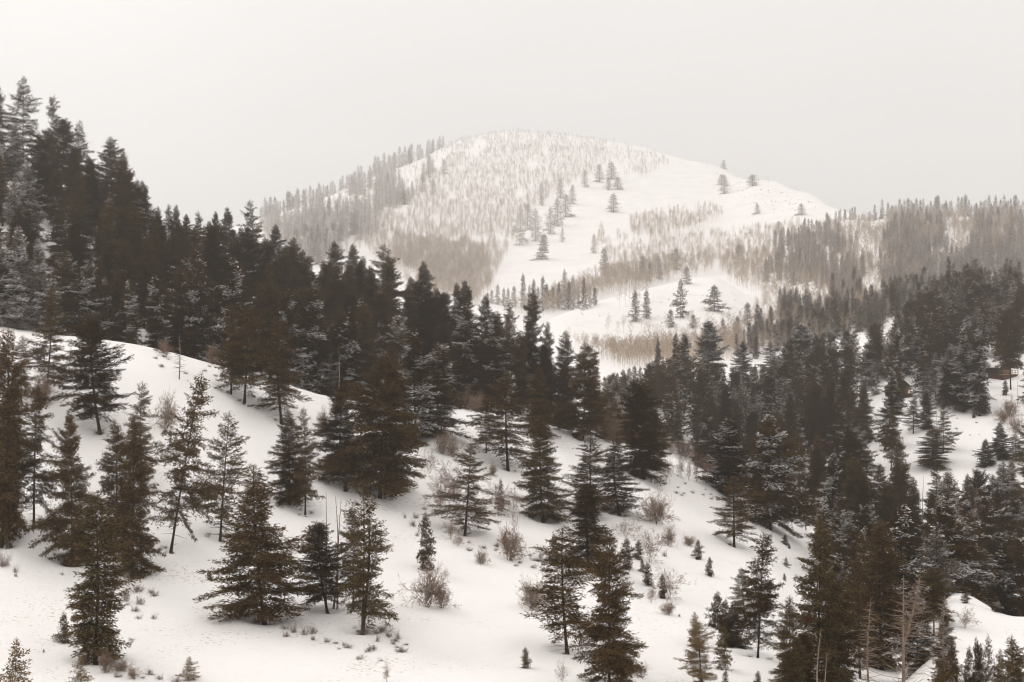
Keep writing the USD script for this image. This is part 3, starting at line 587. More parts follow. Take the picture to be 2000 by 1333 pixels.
# ---- woods filled tree by tree
SKY_B = np.array([(-80,190),(0,200),(60,235),(130,262),(185,310),(250,330),(290,390),(320,425),(440,425),(470,440),(560,470),(640,500),(700,505),(760,525),(840,550),(900,575),(950,600),(1040,620),(1110,680),(1160,730),(1240,800)], float)
LIM_C = np.array([(1150,735),(1190,728),(1250,708),(1300,695),(1350,690),(1440,715),(1500,705),(1560,640),(1620,645),(1680,625),(1750,600),(1800,565),(1850,520),(1900,510),(1960,525),(2060,530)], float)
CLEAR = [[(1750,805),(1800,792),(1862,802),(1930,812),(1940,745),(2000,738),(2000,850),(1960,885),(1900,892),(1850,898),(1770,872)], [(1700,830),(1712,775),(1740,765),(1760,800),(1750,860),(1705,870)],
         [(1858,1250),(1862,1168),(1890,1152),(1935,1165),(2000,1206),(2000,1285),(1900,1270)], [(1250,885),(1300,885),(1400,945),(1500,1035),(1560,1060),(1552,1150),(1500,1333),(800,1333),(900,900)],
         [(1668,1333),(1684,1250),(1725,1195),(1765,1200),(1742,1333)], [(1760,745),(1790,745),(1790,775),(1760,775)], [(1938,703),(1998,703),(1998,742),(1938,742)], [(1640,664),(1740,622),(1745,632),(1645,678)], [(1560,1020),(1535,1060),(1530,1140),(1560,1140)]]
def poisson(n, urange, drange, gap, rs):
    """Points on the land (column, distance) with at least gap metres between them."""
    out, xy = [], np.zeros((0, 2))
    for _ in range(n):
        D = math.sqrt(rs.uniform(drange[0] ** 2, drange[1] ** 2)); u = rs.uniform(*urange)
        p = np.array([(u - 1000) / F * D, D])
        if len(xy) and ((xy - p) ** 2).sum(1).min() < gap ** 2: continue
        xy = np.vstack([xy, p]); out.append((u, D))
    return out
crest_u = [-100, 0, 250, 430, 500, 750, 900, 1000, 1125, 1250]
crest_D = [196, 198, 202, 206, 208, 216, 236, 232, 240, 250]
rs = np.random.default_rng(21)
BT = ['brown', 'brown', 'dark', 'dark', 'dark', 'rust', 'olive', 'brown']
near_shapes = ['full_a', 'full_b', 'full_c', 'column_a', 'column_b', 'open_a', 'round_a', 'full_a', 'full_b']
for u, D in poisson(6000, (-90, 1180), (195, 300), 5.6, rs):
    dc = float(np.interp(u, crest_u, crest_D))
    if D < dc + 3 or D > 300 - 50 * max(0, (u - 760) / 400): continue
    zb = float(ground(u, D)); h = rs.uniform(10, 16.5); vt = 666.5 - (zb + h) / D * F
    lim = np.interp(u, SKY_B[:, 0], SKY_B[:, 1])
    if vt < lim: h = (666.5 - lim - rs.uniform(0, 14)) / F * D - zb
    if h < 6: continue
    if u < 60 and D > 235 and rs.uniform() < 0.5: tint, sn = 'frost1', 2
    else: tint, sn = BT[rs.integers(len(BT))], int(rs.choice([0, 0, 0, 0, 0, 1]))
    if tint in ('rust', 'brown') and sn == 2: sn = 1
    add(u, None, None, None, near_shapes[rs.integers(len(near_shapes))], tint, sn, None, D, region='hill', h=h)
for (u, vb, vt, hw, shp, tint, sn) in [(36,645,440,40,'full_a','frost1',2),(85,660,470,34,'full_c','frost1',2),(165,655,505,40,'full_b','grey',2),(258,678,545,22,'column_b','olive',1),(10,640,480,34,'full_b','grey',2),(310,672,535,34,'full_a','dark',2),(375,678,520,40,'full_b','dark',2),
                                       (215,668,540,30,'full_a','grey',2),(455,705,500,44,'full_a','dark',1),(620,765,560,46,'full_b','dark',2),(640,812,650,24,'full_a','frost1',2),(690,775,600,40,'full_c','dark',2),(560,720,560,38,'full_b','dark',2),(905,792,590,42,'full_a','dark',1),(960,790,610,38,'full_c','dark',1)]:
    add(u, vb, vt, hw, shp, tint, sn if u < 200 else min(sn, 1), None, float(np.interp(u, crest_u, crest_D)) + 2, region='hill')
CT = ['brown', 'brown', 'dark', 'dark', 'grey', 'olive', 'dark', 'rust']
for u, D in poisson(9000, (1170, 2070), (228, 478), 5.6, rs):
    if u < 1420 and D < 250 + max(0, (1300 - u)) * 0.25: continue
    zb = float(ground(u, D)); h = rs.uniform(9, 16.5); vb, vt = 666.5 - zb / D * F, 666.5 - (zb + h) / D * F
    lim = np.interp(u, LIM_C[:, 0], LIM_C[:, 1])
    if vt < lim: h = (666.5 - lim - rs.uniform(0, 12)) / F * D - zb; vt = 666.5 - (zb + h) / D * F
    if h < 6: continue
    if any(inside(P, uu, vv) for P in CLEAR for uu, vv in ((u, vb), (u, vt), (u, (vb + vt) / 2), (u, vb * .25 + vt * .75), (u, vb * .75 + vt * .25), (u - 12, vb), (u + 12, vb), (u - 10, (vb + vt) / 2), (u + 10, (vb + vt) / 2))): continue
    far = D > 330
    tint = ['grey', 'frost1', 'dark', 'brown', 'grey'][rs.integers(5)] if far else CT[rs.integers(len(CT))]
    sn = int(rs.choice([0, 0, 1, 1])) if far else int(rs.choice([0, 0, 0, 0, 1])); sn = 0 if tint == 'rust' else sn
    shp = ['mid_a', 'mid_b', 'mid_c', 'mid_d', 'mid_e'][rs.integers(5)] if far else near_shapes[rs.integers(len(near_shapes))]
    add(u, None, None, None, shp, tint, sn, None, D, region='slope', h=h)
for u, D in poisson(2500, (1560, 2080), (112, 228), 5.0, rs):
    zb = float(ground(u, D)); h = rs.uniform(9, 14.5); vb, vt = 666.5 - zb / D * F, 666.5 - (zb + h) / D * F
    if u < 1600 + (228 - D) * 0.3 or vt < 840: continue
    if D < 165 and (u > 1655 or vt < 1050) : continue
    if any(inside(P, uu, vv) for P in CLEAR for uu, vv in ((u, vb), (u, vt), (u, (vb + vt) / 2), (u, vb * .75 + vt * .25), (u - 20, vb * .6 + vt * .4), (u + 20, vb * .6 + vt * .4))): continue
    add(u, None, None, None, near_shapes[rs.integers(len(near_shapes))], CT[rs.integers(len(CT) - 1)], int(rs.choice([0, 0, 1, 1])), None, D, region='valley', h=h)
# ---- firs far up the valley and on the mountain
FARROW = [(952,592,572,5),(961,594,566,5),(972,596,555,7),(984,598,562,6),(992,600,562,5),(1004,600,558,7),(1022,604,534,8),(1034,602,556,6),(1043,602,545,7),(1051,602,560,5),(1060,604,538,7),(1068,604,553,6),(1079,602,560,6),(1091,602,550,6),(1103,606,525,8),(1111,604,548,6),(1120,606,539,8),(1130,604,556,5),(1141,606,541,7),(1152,602,553,5),(1162,598,560,5)]
FARONE = [(1396,608,556,19),(1329,622,545,13),(1241,630,567,8),(1263,622,566,8),(1181,540,483,9),(1160,495,456,6),(1198,415,377,11),(1098,474,444,4),(1058,508,455,14),(1015,480,400,13),(1046,472,405,14),(1030,440,396,9),(1075,458,402,12),(1090,442,386,10),(1105,424,378,11),(1117,400,360,7),(1058,402,355,6),(1095,388,346,8),
          (1142,366,331,6),(1171,357,320,9),(1195,350,316,11),(1189,371,345,6),(1206,370,345,9),(1415,379,341,9),(1409,362,340,8),(1470,364,340,9),(1479,419,398,6),(1565,421,397,8),(1521,459,432,8),(1413,331,312,5),(867,341,312,6),(733,455,416,7),(1443,522,473,8),(1255,548,498,8),(1268,550,510,6),(1287,546,500,7),(1321,528,483,9),(1342,556,520,8),
          (1460,636,590,8),(1497,662,625,6),(1440,655,617,6),(1413,662,622,6),(1354,640,614,6),(1310,640,604,7),(720,460,392,7),(705,470,405,7),(694,380,352,6),(765,400,362,8),(790,400,370,10),(825,375,338,7),(845,382,350,6)]
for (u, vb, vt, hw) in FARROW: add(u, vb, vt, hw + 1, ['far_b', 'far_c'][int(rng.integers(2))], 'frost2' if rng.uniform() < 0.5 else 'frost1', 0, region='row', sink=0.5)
for (u, vb, vt, hw) in FARONE: add(u, vb, vt, hw * 1.4, 'far_d' if hw > 11 else ['far_a', 'far_b', 'far_c'][int(rng.integers(3))], 'frost3' if vb < 500 else 'frost2' if vb < 590 else 'frost1', 0, region='far', sink=0.5)  # higher firs get the copies with more haze in their colour
def skyline(u0, u1, step, dmin, dmax, f):
    for u in np.arange(u0, u1, step):
        u = u + rs.normal(0, step * 0.4); g = GD[(GD > dmin) & (GD < dmax)]; D = float(g[int(np.argmin(666.5 - ground(np.full(len(g), u), g) / g * F))]) - rs.uniform(2, 14)
        f(u, D)
def polyfill(poly, n, rs):
    x0, x1 = min(p[0] for p in poly), max(p[0] for p in poly); y0, y1 = min(p[1] for p in poly), max(p[1] for p in poly); out = []
    while len(out) < n:
        u, v = rs.uniform(x0, x1), rs.uniform(y0, y1)
        if inside(poly, u, v): out.append((u, v))
    return out
for u, v in polyfill([(505,455),(600,412),(700,368),(760,328),(835,296),(850,330),(815,385),(745,425),(690,470),(640,520),(560,515)], 330, rs):
    D = where(u, v)
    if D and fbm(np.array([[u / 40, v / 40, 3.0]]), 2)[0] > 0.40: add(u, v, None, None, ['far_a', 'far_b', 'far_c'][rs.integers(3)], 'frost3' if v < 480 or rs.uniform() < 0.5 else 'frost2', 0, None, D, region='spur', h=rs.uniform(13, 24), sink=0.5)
for u in np.arange(515, 870, 5.0):
    u = u + rs.normal(0, 2); k = int(np.argmin(666.5 - ground(u, GD[GD > 900]) / GD[GD > 900] * F)); D = float(GD[GD > 900][k]) - 6
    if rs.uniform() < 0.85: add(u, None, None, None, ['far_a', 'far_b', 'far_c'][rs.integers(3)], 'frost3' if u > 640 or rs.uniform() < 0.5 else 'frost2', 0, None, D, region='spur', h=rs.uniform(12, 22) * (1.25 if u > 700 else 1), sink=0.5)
for u, v in polyfill([(1490,480),(1600,452),(1680,440),(1740,430),(1800,423),(2030,421),(2030,560),(1900,545),(1820,600),(1700,650),(1600,655),(1500,630)], 1500, rs):
    D = where(u, v)
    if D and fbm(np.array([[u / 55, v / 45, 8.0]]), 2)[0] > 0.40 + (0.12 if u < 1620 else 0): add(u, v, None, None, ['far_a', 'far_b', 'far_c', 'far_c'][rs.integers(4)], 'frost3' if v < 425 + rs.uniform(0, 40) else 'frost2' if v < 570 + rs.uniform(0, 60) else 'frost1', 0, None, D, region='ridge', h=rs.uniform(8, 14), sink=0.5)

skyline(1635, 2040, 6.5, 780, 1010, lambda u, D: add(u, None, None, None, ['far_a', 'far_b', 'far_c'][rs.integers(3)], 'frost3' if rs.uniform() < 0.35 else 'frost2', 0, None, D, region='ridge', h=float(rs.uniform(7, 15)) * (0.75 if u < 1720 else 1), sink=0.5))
for u, v in polyfill([(1480,640),(1600,650),(1700,605),(1850,560),(2040,560),(2040,600),(1850,600),(1790,615),(1745,622),(1640,664),(1500,705),(1430,700)], 200, rs):
    D = where(u, v)
    if D and 470 < D: add(u, v, None, None, ['far_a', 'far_b', 'mid_c', 'mid_b'][rs.integers(4)], 'frost1' if rs.uniform() < 0.6 else 'grey', 1, None, D, region='ridge', h=rs.uniform(8, 14), sink=0.5)

# ---- which firs show, and how large
GWX, GWY = 1000, 667
occ = np.zeros((GWY, GWX), bool)
TREES.sort(key=lambda t: t['D'])
for t in TREES:
    u, D = t['u'] / 2, t['D']; hw = t['w'] * F / D / 2; a, b = t['vt'] / 2, min(t['vb'] / 2, float(runmin(t['u'], D * 0.985)) / 2)
    t['vis'] = 0
    y = np.arange(max(0, int(a)), min(GWY, int(b) + 1))
    for yy in y:
        half = hw * min(1, (yy - a + 0.7) / max(1, (t['vb'] / 2 - a) * 0.85)); x0, x1 = max(0, int(u - half)), min(GWX, int(u + half) + 1)
        if x1 > x0:
            t['vis'] += int((~occ[yy, x0:x1]).sum()); occ[yy, x0:x1] = True
TREES = [t for t in TREES if t['vis'] > (12 if t['region'] in ('hill', 'slope', 'valley') else 0)]
TREES.sort(key=lambda t: (t['region'] not in ('hand', 'skyline'), -t['vis']))
single, rest = TREES[:300], TREES[300:]

# ------------------------------------------------------------------ the snow sheet, with wells and drifts round the trunks
for t in TREES:
    if t['D'] < 330 and t['vis'] > 0 and t['region'] != 'ridge':
        r = np.hypot(GX - (t['u'] - 1000) / F * t['D'], GY - t['D']); k = min(1.0, t['h'] / 12)
        GZ = GZ - (0.45 * np.exp(-(r / (1.1 * k + .2)) ** 2) - 0.16 * np.exp(-((r - 2.3 * k) / (0.9 * k + .1)) ** 2)) * k
rows = [(-220.0, None), (-60.0, None), (0.0, None), (20.0, None), (45.0, None), (70.0, None)]
nu = len(GU)
zn = np.full(nu, float(np.mean(GZ[:, 0])))
near_v = []
for y, _ in rows:
    t = np.clip((y - 0) / 90.0, 0, 1)
    zz = (1 - t) * -1.8 + t * GZ[:, 0] if y > 0 else np.full(nu, -1.8 + 0.02 * y)
    near_v.append(np.stack([(GU - 1000) / F * 90.0 * (1 + max(0, -y) / 90), np.full(nu, y), zz], -1))
V = np.concatenate([np.stack(near_v, 1), np.stack([GX, GY, GZ], -1)], 1)
nr = V.shape[1]
idx = np.arange(nu * nr).reshape(nu, nr)
q = np.stack([idx[:-1, :-1], idx[1:, :-1], idx[1:, 1:], idx[:-1, 1:]], -1).reshape(-1, 4)
land = usdkit.mesh(stage, '/World/snowy_hillside', (V.reshape(-1, 3), q), M_SNOW, smooth=True)
tag(land.GetPrim(), 'snow covered hillsides and mountain under the trees', kind='structure')
ZMIN = float(V[..., 2].min())


# ---- words that single out the auto-placed firs
ORD = ['first', 'second', 'third', 'fourth', 'fifth', 'sixth', 'seventh', 'eighth', 'ninth', 'tenth', 'eleventh', 'twelfth', 'thirteenth', 'fourteenth', 'fifteenth', 'sixteenth', 'seventeenth', 'eighteenth', 'nineteenth', 'twentieth',
       'twenty-first', 'twenty-second', 'twenty-third', 'twenty-fourth', 'twenty-fifth', 'twenty-sixth', 'twenty-seventh', 'twenty-eighth', 'twenty-ninth', 'thirtieth'] + [f'{i}th' for i in range(31, 200)]
TONE = {'brown': 'brown', 'olive': 'olive', 'dark': 'dark', 'rust': 'rusty', 'grey': 'greyish', 'frost1': 'dusted', 'frost2': 'hoary', 'frost3': 'whitened', 'red': 'reddish', 'pale': 'pale'}
FORM = {'full': 'full', 'open': 'open', 'column': 'narrow', 'round': 'rounded', 'high': 'high-crowned', 'broad': 'broad', 'twin': 'twin', 'mid': 'pointed', 'far': 'slim', 'young': 'young'}
PLACE = {'skyline': ('along the skyline of the wooded hill', None), 'hill': ('of the wooded hill', ('front row', 'second row', 'third row', 'fourth row', 'back row')), 'slope': ('of the wood across the valley', ('lowest belt', 'second belt', 'third belt', 'fourth belt', 'top belt')),
         'valley': ('in the valley bottom wood', None), 'row': ('in the row above the snowy knoll', None), 'far': ('among scattered firs on the mountain and knoll', None), 'spur': ('on the hazy mountain spur', None), 'ridge': ('on the frosted ridge beyond the cabins', None)}
GROUPS = {'hand': 'firs standing on the snow slope and at its edges', 'skyline': 'firs along the skyline of the wooded hill', 'hill': 'firs of the wooded hill', 'slope': 'firs of the wood across the valley', 'valley': 'firs of the valley bottom wood',
          'row': 'firs in the row above the knoll', 'far': 'scattered firs on the mountain', 'spur': 'firs on the mountain spur', 'ridge': 'firs on the frosted ridge'}
for reg, (where_txt, bands) in PLACE.items():
    mine = [t for t in single if t['region'] == reg]
    if bands:
        mine.sort(key=lambda t: -t['vt']); k = -(-len(mine) // len(bands))
        sets = [(f', {bands[i]} ', mine[i * k:(i + 1) * k]) for i in range(len(bands))]
    else: sets = [(' ', mine)]
    for bt, ts in sets:
        ts.sort(key=lambda t: t['u'])
        for i, t in enumerate(ts):
            t['label'] = f"{'snowy ' if t['snow'] == 2 else ''}{TONE[t['tint']]} {FORM[t['shp'].split('_')[0]]} fir, {ORD[i]} from the left{bt}{where_txt}"
FARLABEL = {1015: 'frosted, haze-paled fir at the lower end of the fir file along the mountain gully', 1396: 'broad bushy fir standing alone on the white knoll', 1329: 'tall ragged fir on the white knoll uphill of the broad bushy one',
            1046: 'frosted, haze-paled fir second along the fir file of the mountain gully', 1058: 'squat frosted, haze-paled fir below the fir file, alone on the open mountain snow'}
for t in single:
    if t['region'] == 'far' and round(t['u']) in FARLABEL: t['label'] = FARLABEL[round(t['u'])]
rz = np.random.default_rng(5)
def place_args(t):
    H, R = shapes[t['shp']][1]
    return ((t['u'] - 1000) / F * t['D'], t['D'], t['z'], rz.uniform(0, 360), (t['lean'] + rz.normal(0, 1.5), rz.normal(0, 1.5)), (t['w'] / R, t['w'] / R, t['h'] / H))
for t in single:
    bark = M_BARK_FAR if t['tint'] in ('frost2', 'frost3') else None
    thing('fir_tree', variant(t['shp'], t['tint'], t['snow'], bark), t['label'], 'fir tree', GROUPS[t['region']], *place_args(t))
print('firs', len(single), len(rest), [sum(t['region'] == r for t in single) for r in GROUPS], [sum(t['region'] == r for t in rest) for r in GROUPS])

def mat4(x, y, z, r, lean, s):
    m = Gf.Matrix4d().SetScale(Gf.Vec3d(*map(float, s))) * Gf.Matrix4d().SetRotate(Gf.Rotation(Gf.Vec3d(0, 0, 1), float(r)))
    return m, Gf.Vec3f(float(x), float(y), float(z))
def scatter(name, label, cat, items):
    """One instancer: items are (variant prim, x, y, z, rz, lean, scale)."""
    pi = UsdGeom.PointInstancer.Define(stage, '/World/' + name)
    protos, order = [], {}
    pos, ori, sca, ind = [], [], [], []
    for (vp, x, y, z, r, lean, s) in items:
        key = str(vp.GetPath())
        if key not in order:
            order[key] = len(order)
            p = UsdGeom.Xform.Define(stage, f'/World/{name}/kind_{len(order)}').GetPrim(); p.GetReferences().AddInternalReference(vp.GetPath()); protos.append(p.GetPath())
        pos.append((float(x), float(y), float(z))); a = math.radians(r) / 2
        ori.append(Gf.Quath(math.cos(a), 0, 0, math.sin(a))); sca.append(tuple(map(float, s))); ind.append(order[key])
    pi.CreatePrototypesRel().SetTargets(protos); pi.CreateProtoIndicesAttr(ind); pi.CreatePositionsAttr(pos); pi.CreateOrientationsAttr(ori); pi.CreateScalesAttr(sca)
    tag(pi.GetPrim(), label, cat, kind='stuff')
scatter('conifer_forest', 'distant and half hidden firs filling the woods and the frosted ridges', 'forest',
        [(variant(t['shp'], t['tint'], t['snow'], M_BARK_FAR if t['tint'] in ('frost2', 'frost3') else None), *place_args(t)) for t in rest])

# ------------------------------------------------------------------ bare aspens
AZ = [([(520,445),(640,400),(700,352),(830,294),(900,270),(960,275),(900,330),(760,405),(640,470),(540,500)], 1500, 2), ([(700,470),(760,400),(830,345),(880,305),(1000,290),(1180,295),(1195,320),(1150,350),(1080,385),(1020,430),(1000,480),(960,560),(900,580),(820,560),(740,520)], 6500, 2), ([(770,470),(940,480),(965,560),(930,600),(830,580),(760,540)], 2200, 1), ([(560,500),(640,440),(740,385),(820,350),(850,310),(870,330),(800,410),(700,500),(620,520)], 600, 2),
      ([(1175,300),(1200,282),(1290,305),(1310,322),(1270,345),(1220,350),(1205,320)], 330, 2), ([(1170,455),(1270,425),(1385,405),(1420,425),(1360,450),(1240,480),(1165,490)], 700, 1), ([(1180,500),(1300,470),(1420,460),(1560,445),(1640,450),(1600,500),(1500,520),(1480,580),(1440,560),(1380,535),(1290,560),(1190,580),(1100,605),(980,620),(1060,590),(1180,550)], 1700, 1),
      ([(1480,520),(1560,500),(1700,520),(1780,560),(1740,620),(1640,660),(1560,690),(1460,700),(1400,690),(1440,640),(1490,610)], 900, 0), ([(1100,674),(1200,692),(1300,682),(1450,662),(1450,700),(1330,722),(1180,708)], 620, 0), ([(1140,650),(1300,640),(1440,625),(1440,660),(1300,680)], 40, 0), ([(1620,460),(1720,440),(1990,428),(1990,500),(1890,520),(1780,560),(1660,540)], 1200, 1), ([(1640,432),(1760,428),(2010,426),(2010,500),(1640,480)], 450, 1), ([(1060,622),(1200,576),(1300,553),(1390,533),(1395,500),(1300,512),(1180,540),(1060,590)], 650, 0), ([(1450,570),(1400,530),(1430,480),(1520,520)], 200, 0), ([(1190,690),(1260,680),(1330,690),(1330,722),(1200,722)], 200, 0),
      ([(1240,560),(1290,545),(1260,600),(1200,610)], 20, 0), ([(860,300),(900,268),(1000,258),(1100,262),(1190,280),(1180,300),(1000,300),(880,315)], 1300, 2), ([(1480,640),(1700,600),(1850,560),(1850,590),(1745,620),(1640,662),(1500,700)], 300, 0), ([(1360,300),(1500,350),(1560,375),(1480,365),(1380,330)], 30, 2)]
ra = np.random.default_rng(77); far_asp, near_asp = [], []
for poly, n, fr in AZ:
    for u, v in polyfill(poly, n, ra):
        D = where(u, v)
        if not D or D < 440 or fbm(np.array([[u / 26, v / 30, 2.0]]), 3)[0] < (0.0, 0.34, 0.30)[fr]: continue
        h = ra.uniform(6.0, 11.5) * np.interp(D, [560, 700, 1000, 1700], [0.75, 1.0, 0.85, 0.72]); s = h / 11
        rime_haze = fr == 2 and ra.uniform() < np.interp(v, [285, 330, 420], [0.95, 0.6, 0.1])  # share of rimed, haze-paled aspens rises toward the summit
        vp = variant(f'aspen_{ra.integers(5)}', M_ASPEN_TWIG_R if rime_haze else M_ASPEN_TWIG_F if ra.uniform() < (0, .5, .95)[fr] else M_ASPEN_TWIG, 0, M_ASPEN_R if rime_haze else None)
        it = (vp, (u - 1000) / F * D, D, float(ground(u, D)) - 0.3, ra.uniform(0, 360), (0, 0), (s, s, s))
        (near_asp if D < 640 and len(near_asp) < 130 and 1080 < u < 1440 else far_asp).append(it)
for it in near_asp:
    thing('bare_aspen', it[0], 'bare pale aspen in the thin stand between the dark wood and the snowy knoll', 'aspen tree', 'bare aspens below the snowy knoll', *it[1:])
scatter('aspen_forest', 'leafless tan aspen woods covering the lower mountain and the far slopes', 'forest', far_asp)
print('aspens', len(near_asp), len(far_asp))
# ------------------------------------------------------------------ shrubs and brush
rb = np.random.default_rng(11)
def plant(base, shp, u, vb, vt, hw, label, cat, group, D=None, lean=0, v_=None):
    D = D or where(u, vb)
    if D is None: return
    H, R = shapes[shp][1]; zb = float(ground(u, D)) - 0.04
    h = max(0.12, (vb - vt) / F * D); w = hw / F * D
    thing(base, v_ or variant(shp), label, cat, group, (u - 1000) / F * D, D, zb, rb.uniform(0, 360), (lean, 0), (w / R, w / R, h / H))
SHRUBS = [
 (832,1186,1108,36,0,'big tan leafless bush below the slender dusted fir'), (862,1190,1135,18,1,'smaller tan bush drooping beside the big tan bush'),
 (997,1096,1022,30,1,'upright tan bush downhill of the sparse flat-boughed fir'), (941,1102,1074,14,2,'low tan bush alone on the open snow below the brush'),
 (1038,1190,1133,30,3,'spreading tan bush uphill of the rusty-topped fir'), (1280,1022,966,36,2,'dark vase-shaped bush alone on the upper snow'),
 (1304,1066,1030,16,0,'round tan bush below the dark vase-shaped bush'), (1345,1066,1046,14,3,'pale low bush above the small grey fir'),
 (1306,1202,1172,16,1,'small fan-shaped bush under the wispy tall shrub'), (345,684,638,26,0,'rusty round bush just behind the snow crest'),
 (378,684,642,22,2,'brown bush on the crest next to the rusty round bush'), (415,712,674,15,1,'twiggy bush on the crest beside the three crest firs'),
 (320,692,662,11,3,'little twiggy bush at the crest end of the bare snow'), (82,792,732,26,1,'grey branching bush at the foot of the open crest fir'),
 (322,845,775,24,0,'brownish bush behind the tall leaning rusty fir'), (864,888,844,16,2,'round grey bush, uphill one of two under the dense stepped fir'),
 (886,894,852,16,0,'leaning grey bush, downhill one of two under the dense stepped fir'), (206,1316,1272,15,1,'reddish bush against the trunk foot of the dense olive fir'),
 (238,1312,1290,20,3,'reddish low bush, nearest of those below the dense olive fir'), (262,1326,1304,16,0,'low reddish bush at the end of the brush line at the bottom'),
 (1210,868,800,26,2,'brown thicket bush in front of the dense dark crest fir'), (1195,850,795,24,3,'hazy brown bush between stout fir and dense dark crest fir'),
 (1302,880,848,24,0,'brown brush at the start of the bare crest line'), (1336,892,862,24,2,'brown brush in the middle of the bare crest line'), (1366,910,874,24,1,'brown brush at the low end of the bare crest line'), (1386,925,890,18,3,'dense brown bush under the dark fir at the crest end'),
 (912,800,752,18,0,'reddish bush in the snow gap at the edge of the wooded hill'), (930,806,768,18,2,'grey bush filling the snow gap at the edge of the wooded hill'),
 (1958,828,796,18,0,'brown bush in the upper clearing below the railed cabin'), (1984,846,812,15,2,'brown bush at the frame edge in the upper clearing'), (1972,815,778,16,1,'tall thin bush in the upper clearing under the pole-thin aspen'),
 (962,930,905,10,1,'grey bush uphill of the young grey fir'), (660,812,775,16,2,'dusted bush beside the snow strip under the wooded hill'), (632,835,800,12,1,'small bush at the edge of the snow strip below the wide low-boughed fir'),
 (1290,1010,985,8,3,'small shoot at the side of the dark vase-shaped bush')]
for (u, vb, vt, hw, k, lab) in SHRUBS: plant('shrub', f'bush_{k}', u, vb, vt, hw, lab, 'shrub', 'leafless shrubs on the snow')
WISPY = [(860,1000,935,30,'reddish whips on the snow beside the huge spreading fir'),(890,985,930,26,'reddish whips between the huge spreading fir and the flat-boughed fir'),(975,1010,945,28,'grove of grey whips behind the flat-boughed fir'),(1002,1012,950,20,'tall grey whips downhill of the young grey fir'),
 (1308,1172,1112,32,'tall wispy shrub with fine bare twigs beside the little dark fir'),(1272,1178,1146,13,'forked bare sapling below the line of little firs'),(1270,1100,1035,34,'wispy brush around the line of little firs'),(1222,1050,1015,26,'wispy pale brush behind the large rusty fir tip'),
 (870,960,905,24,'wispy reddish brush under the lowest bough of the huge spreading fir'),(840,925,880,20,'reddish brush at the hem of the huge spreading fir'),(900,1020,985,22,'low reddish whips uphill of the flat-boughed fir'),(1300,945,890,14,'thin bare shoots, first clump on the bare crest'),
 (1330,935,885,12,'thin bare shoots, second clump on the bare crest'),(1345,940,895,8,'single bare shoot between clumps on the bare crest'),(1360,940,885,9,'tall bare shoot, third clump on the bare crest'),(1378,950,905,10,'bare shoots, last clump on the bare crest'),
 (880,1055,1010,16,'fine reddish twigs below the flat-boughed fir'),(895,1068,1045,18,'sprawling twigs on the snow below the flat-boughed fir'),(755,1333,1295,9,'frail bare sapling at the bottom edge'),(1098,1336,1290,12,'frail bare sapling at the bottom below the rusty-topped fir'),(1885,1228,1188,22,'bare twiggy shrub on the small snow mound'),
 (870,1132,1112,7,'small twig tuft right of the big tan bush'),(1255,1326,1292,14,'sprawling brush at the skirt of the large rusty fir'),(985,1072,1040,16,'reddish twigs above the upright tan bush'),(325,700,672,14,'thin stalks on the crest beside the dead larch'),(630,850,815,12,'whips on the snow strip below the wide low-boughed fir')]
for i, (u, vb, vt, hw, lab) in enumerate(WISPY): plant('wispy_shrub', f'wispy_{i % 2}', u, vb, vt, hw, lab, 'shrub', 'wispy bare brush on the snow')
SAGE = [(268,1157,1144,16,'largest brush tuft by the side of the dense olive fir'),(303,1166,1156,10,'brush tuft furthest along the line from the dense olive fir'),(294,1160,1152,8,'brush tuft in the middle of the line from the dense olive fir'),(273,1182,1168,10,'pale brush tuft under the largest tuft'),(262,1196,1187,11,'flat brush tuft on its own below the line'),(300,1209,1201,8,'lone flat brush tuft on open snow near the dense olive fir'),
 (245,1176,1150,10,'brush tuft touching the skirt of the dense olive fir'),(573,1236,1221,8,'round sage tuft at the skirt of the broad golden fir'),(594,1241,1226,10,'paired sage tuft, uphill of two side by side'),(611,1239,1225,11,'paired sage tuft, downhill of two side by side'),(557,1245,1235,9,'low sage tuft under the broad golden fir'),(555,1230,1222,12,'reddish tuft just under the broad golden fir'),(612,1251,1243,6,'small tuft below the paired sage tufts'),(638,1256,1248,8,'flat tuft furthest down from the paired sage tufts'),
 (738,1256,1241,6,'spiky tuft below the twin-trunk fir, first of three'),(758,1248,1236,9,'spiky tuft below the twin-trunk fir, middle of three'),(768,1259,1250,6,'low tuft under the middle spiky tuft'),(776,1249,1232,8,'tallest spiky tuft below the twin-trunk fir'),(745,1236,1222,24,'wide low brush at the foot of the twin-trunk fir'),(712,1238,1218,16,'brush ring round the foot of the twin-trunk fir'),
 (1056,1092,1076,7,'dark little tuft uphill of the rusty-topped fir'),(807,1030,1019,8,'twin tuft on the snow above the slender dusted fir'),(812,1014,1005,7,'tuft on the snow below the huge spreading fir, upper'),(791,1013,1005,4,'dot-like tuft under the tip of the lowest spreading bough'),(815,1049,1042,5,'pale tuft to the side of the slender dusted fir'),(972,1068,1060,5,'tuft beside the upright tan bush'),
 (30,1120,1108,7,'little tuft on the snow under the edge firs'),(31,1127,1121,4,'lower speck of brush under the edge firs'),(8,1110,1080,14,'brush at the frame edge below the tall rusty fir'),(121,1124,1120,5,'small tuft under the brown fir in the clump'),(292,1320,1309,8,'tuft at the bottom, nearest the reddish bush line'),(313,1327,1319,9,'tuft at the bottom beyond the reddish bush line'),(345,1334,1323,13,'pale brush at the bottom beside the two-tipped young fir'),(308,1061,1056,4,'dark tuft beside the foot of the leaning fir'),
 (1299,1088,1078,6,'reddish tuft below the round tan bush'),(1548,1046,1040,9,'reddish brush at the top of the snow strip by the dark wood'),(1327,1206,1202,3,'red-tipped sprig below the fan-shaped bush'),(670,1262,1256,4,'sprig on the lower snow below the flat tuft'),(1875,1010,1000,3,'sprig')][:-1]
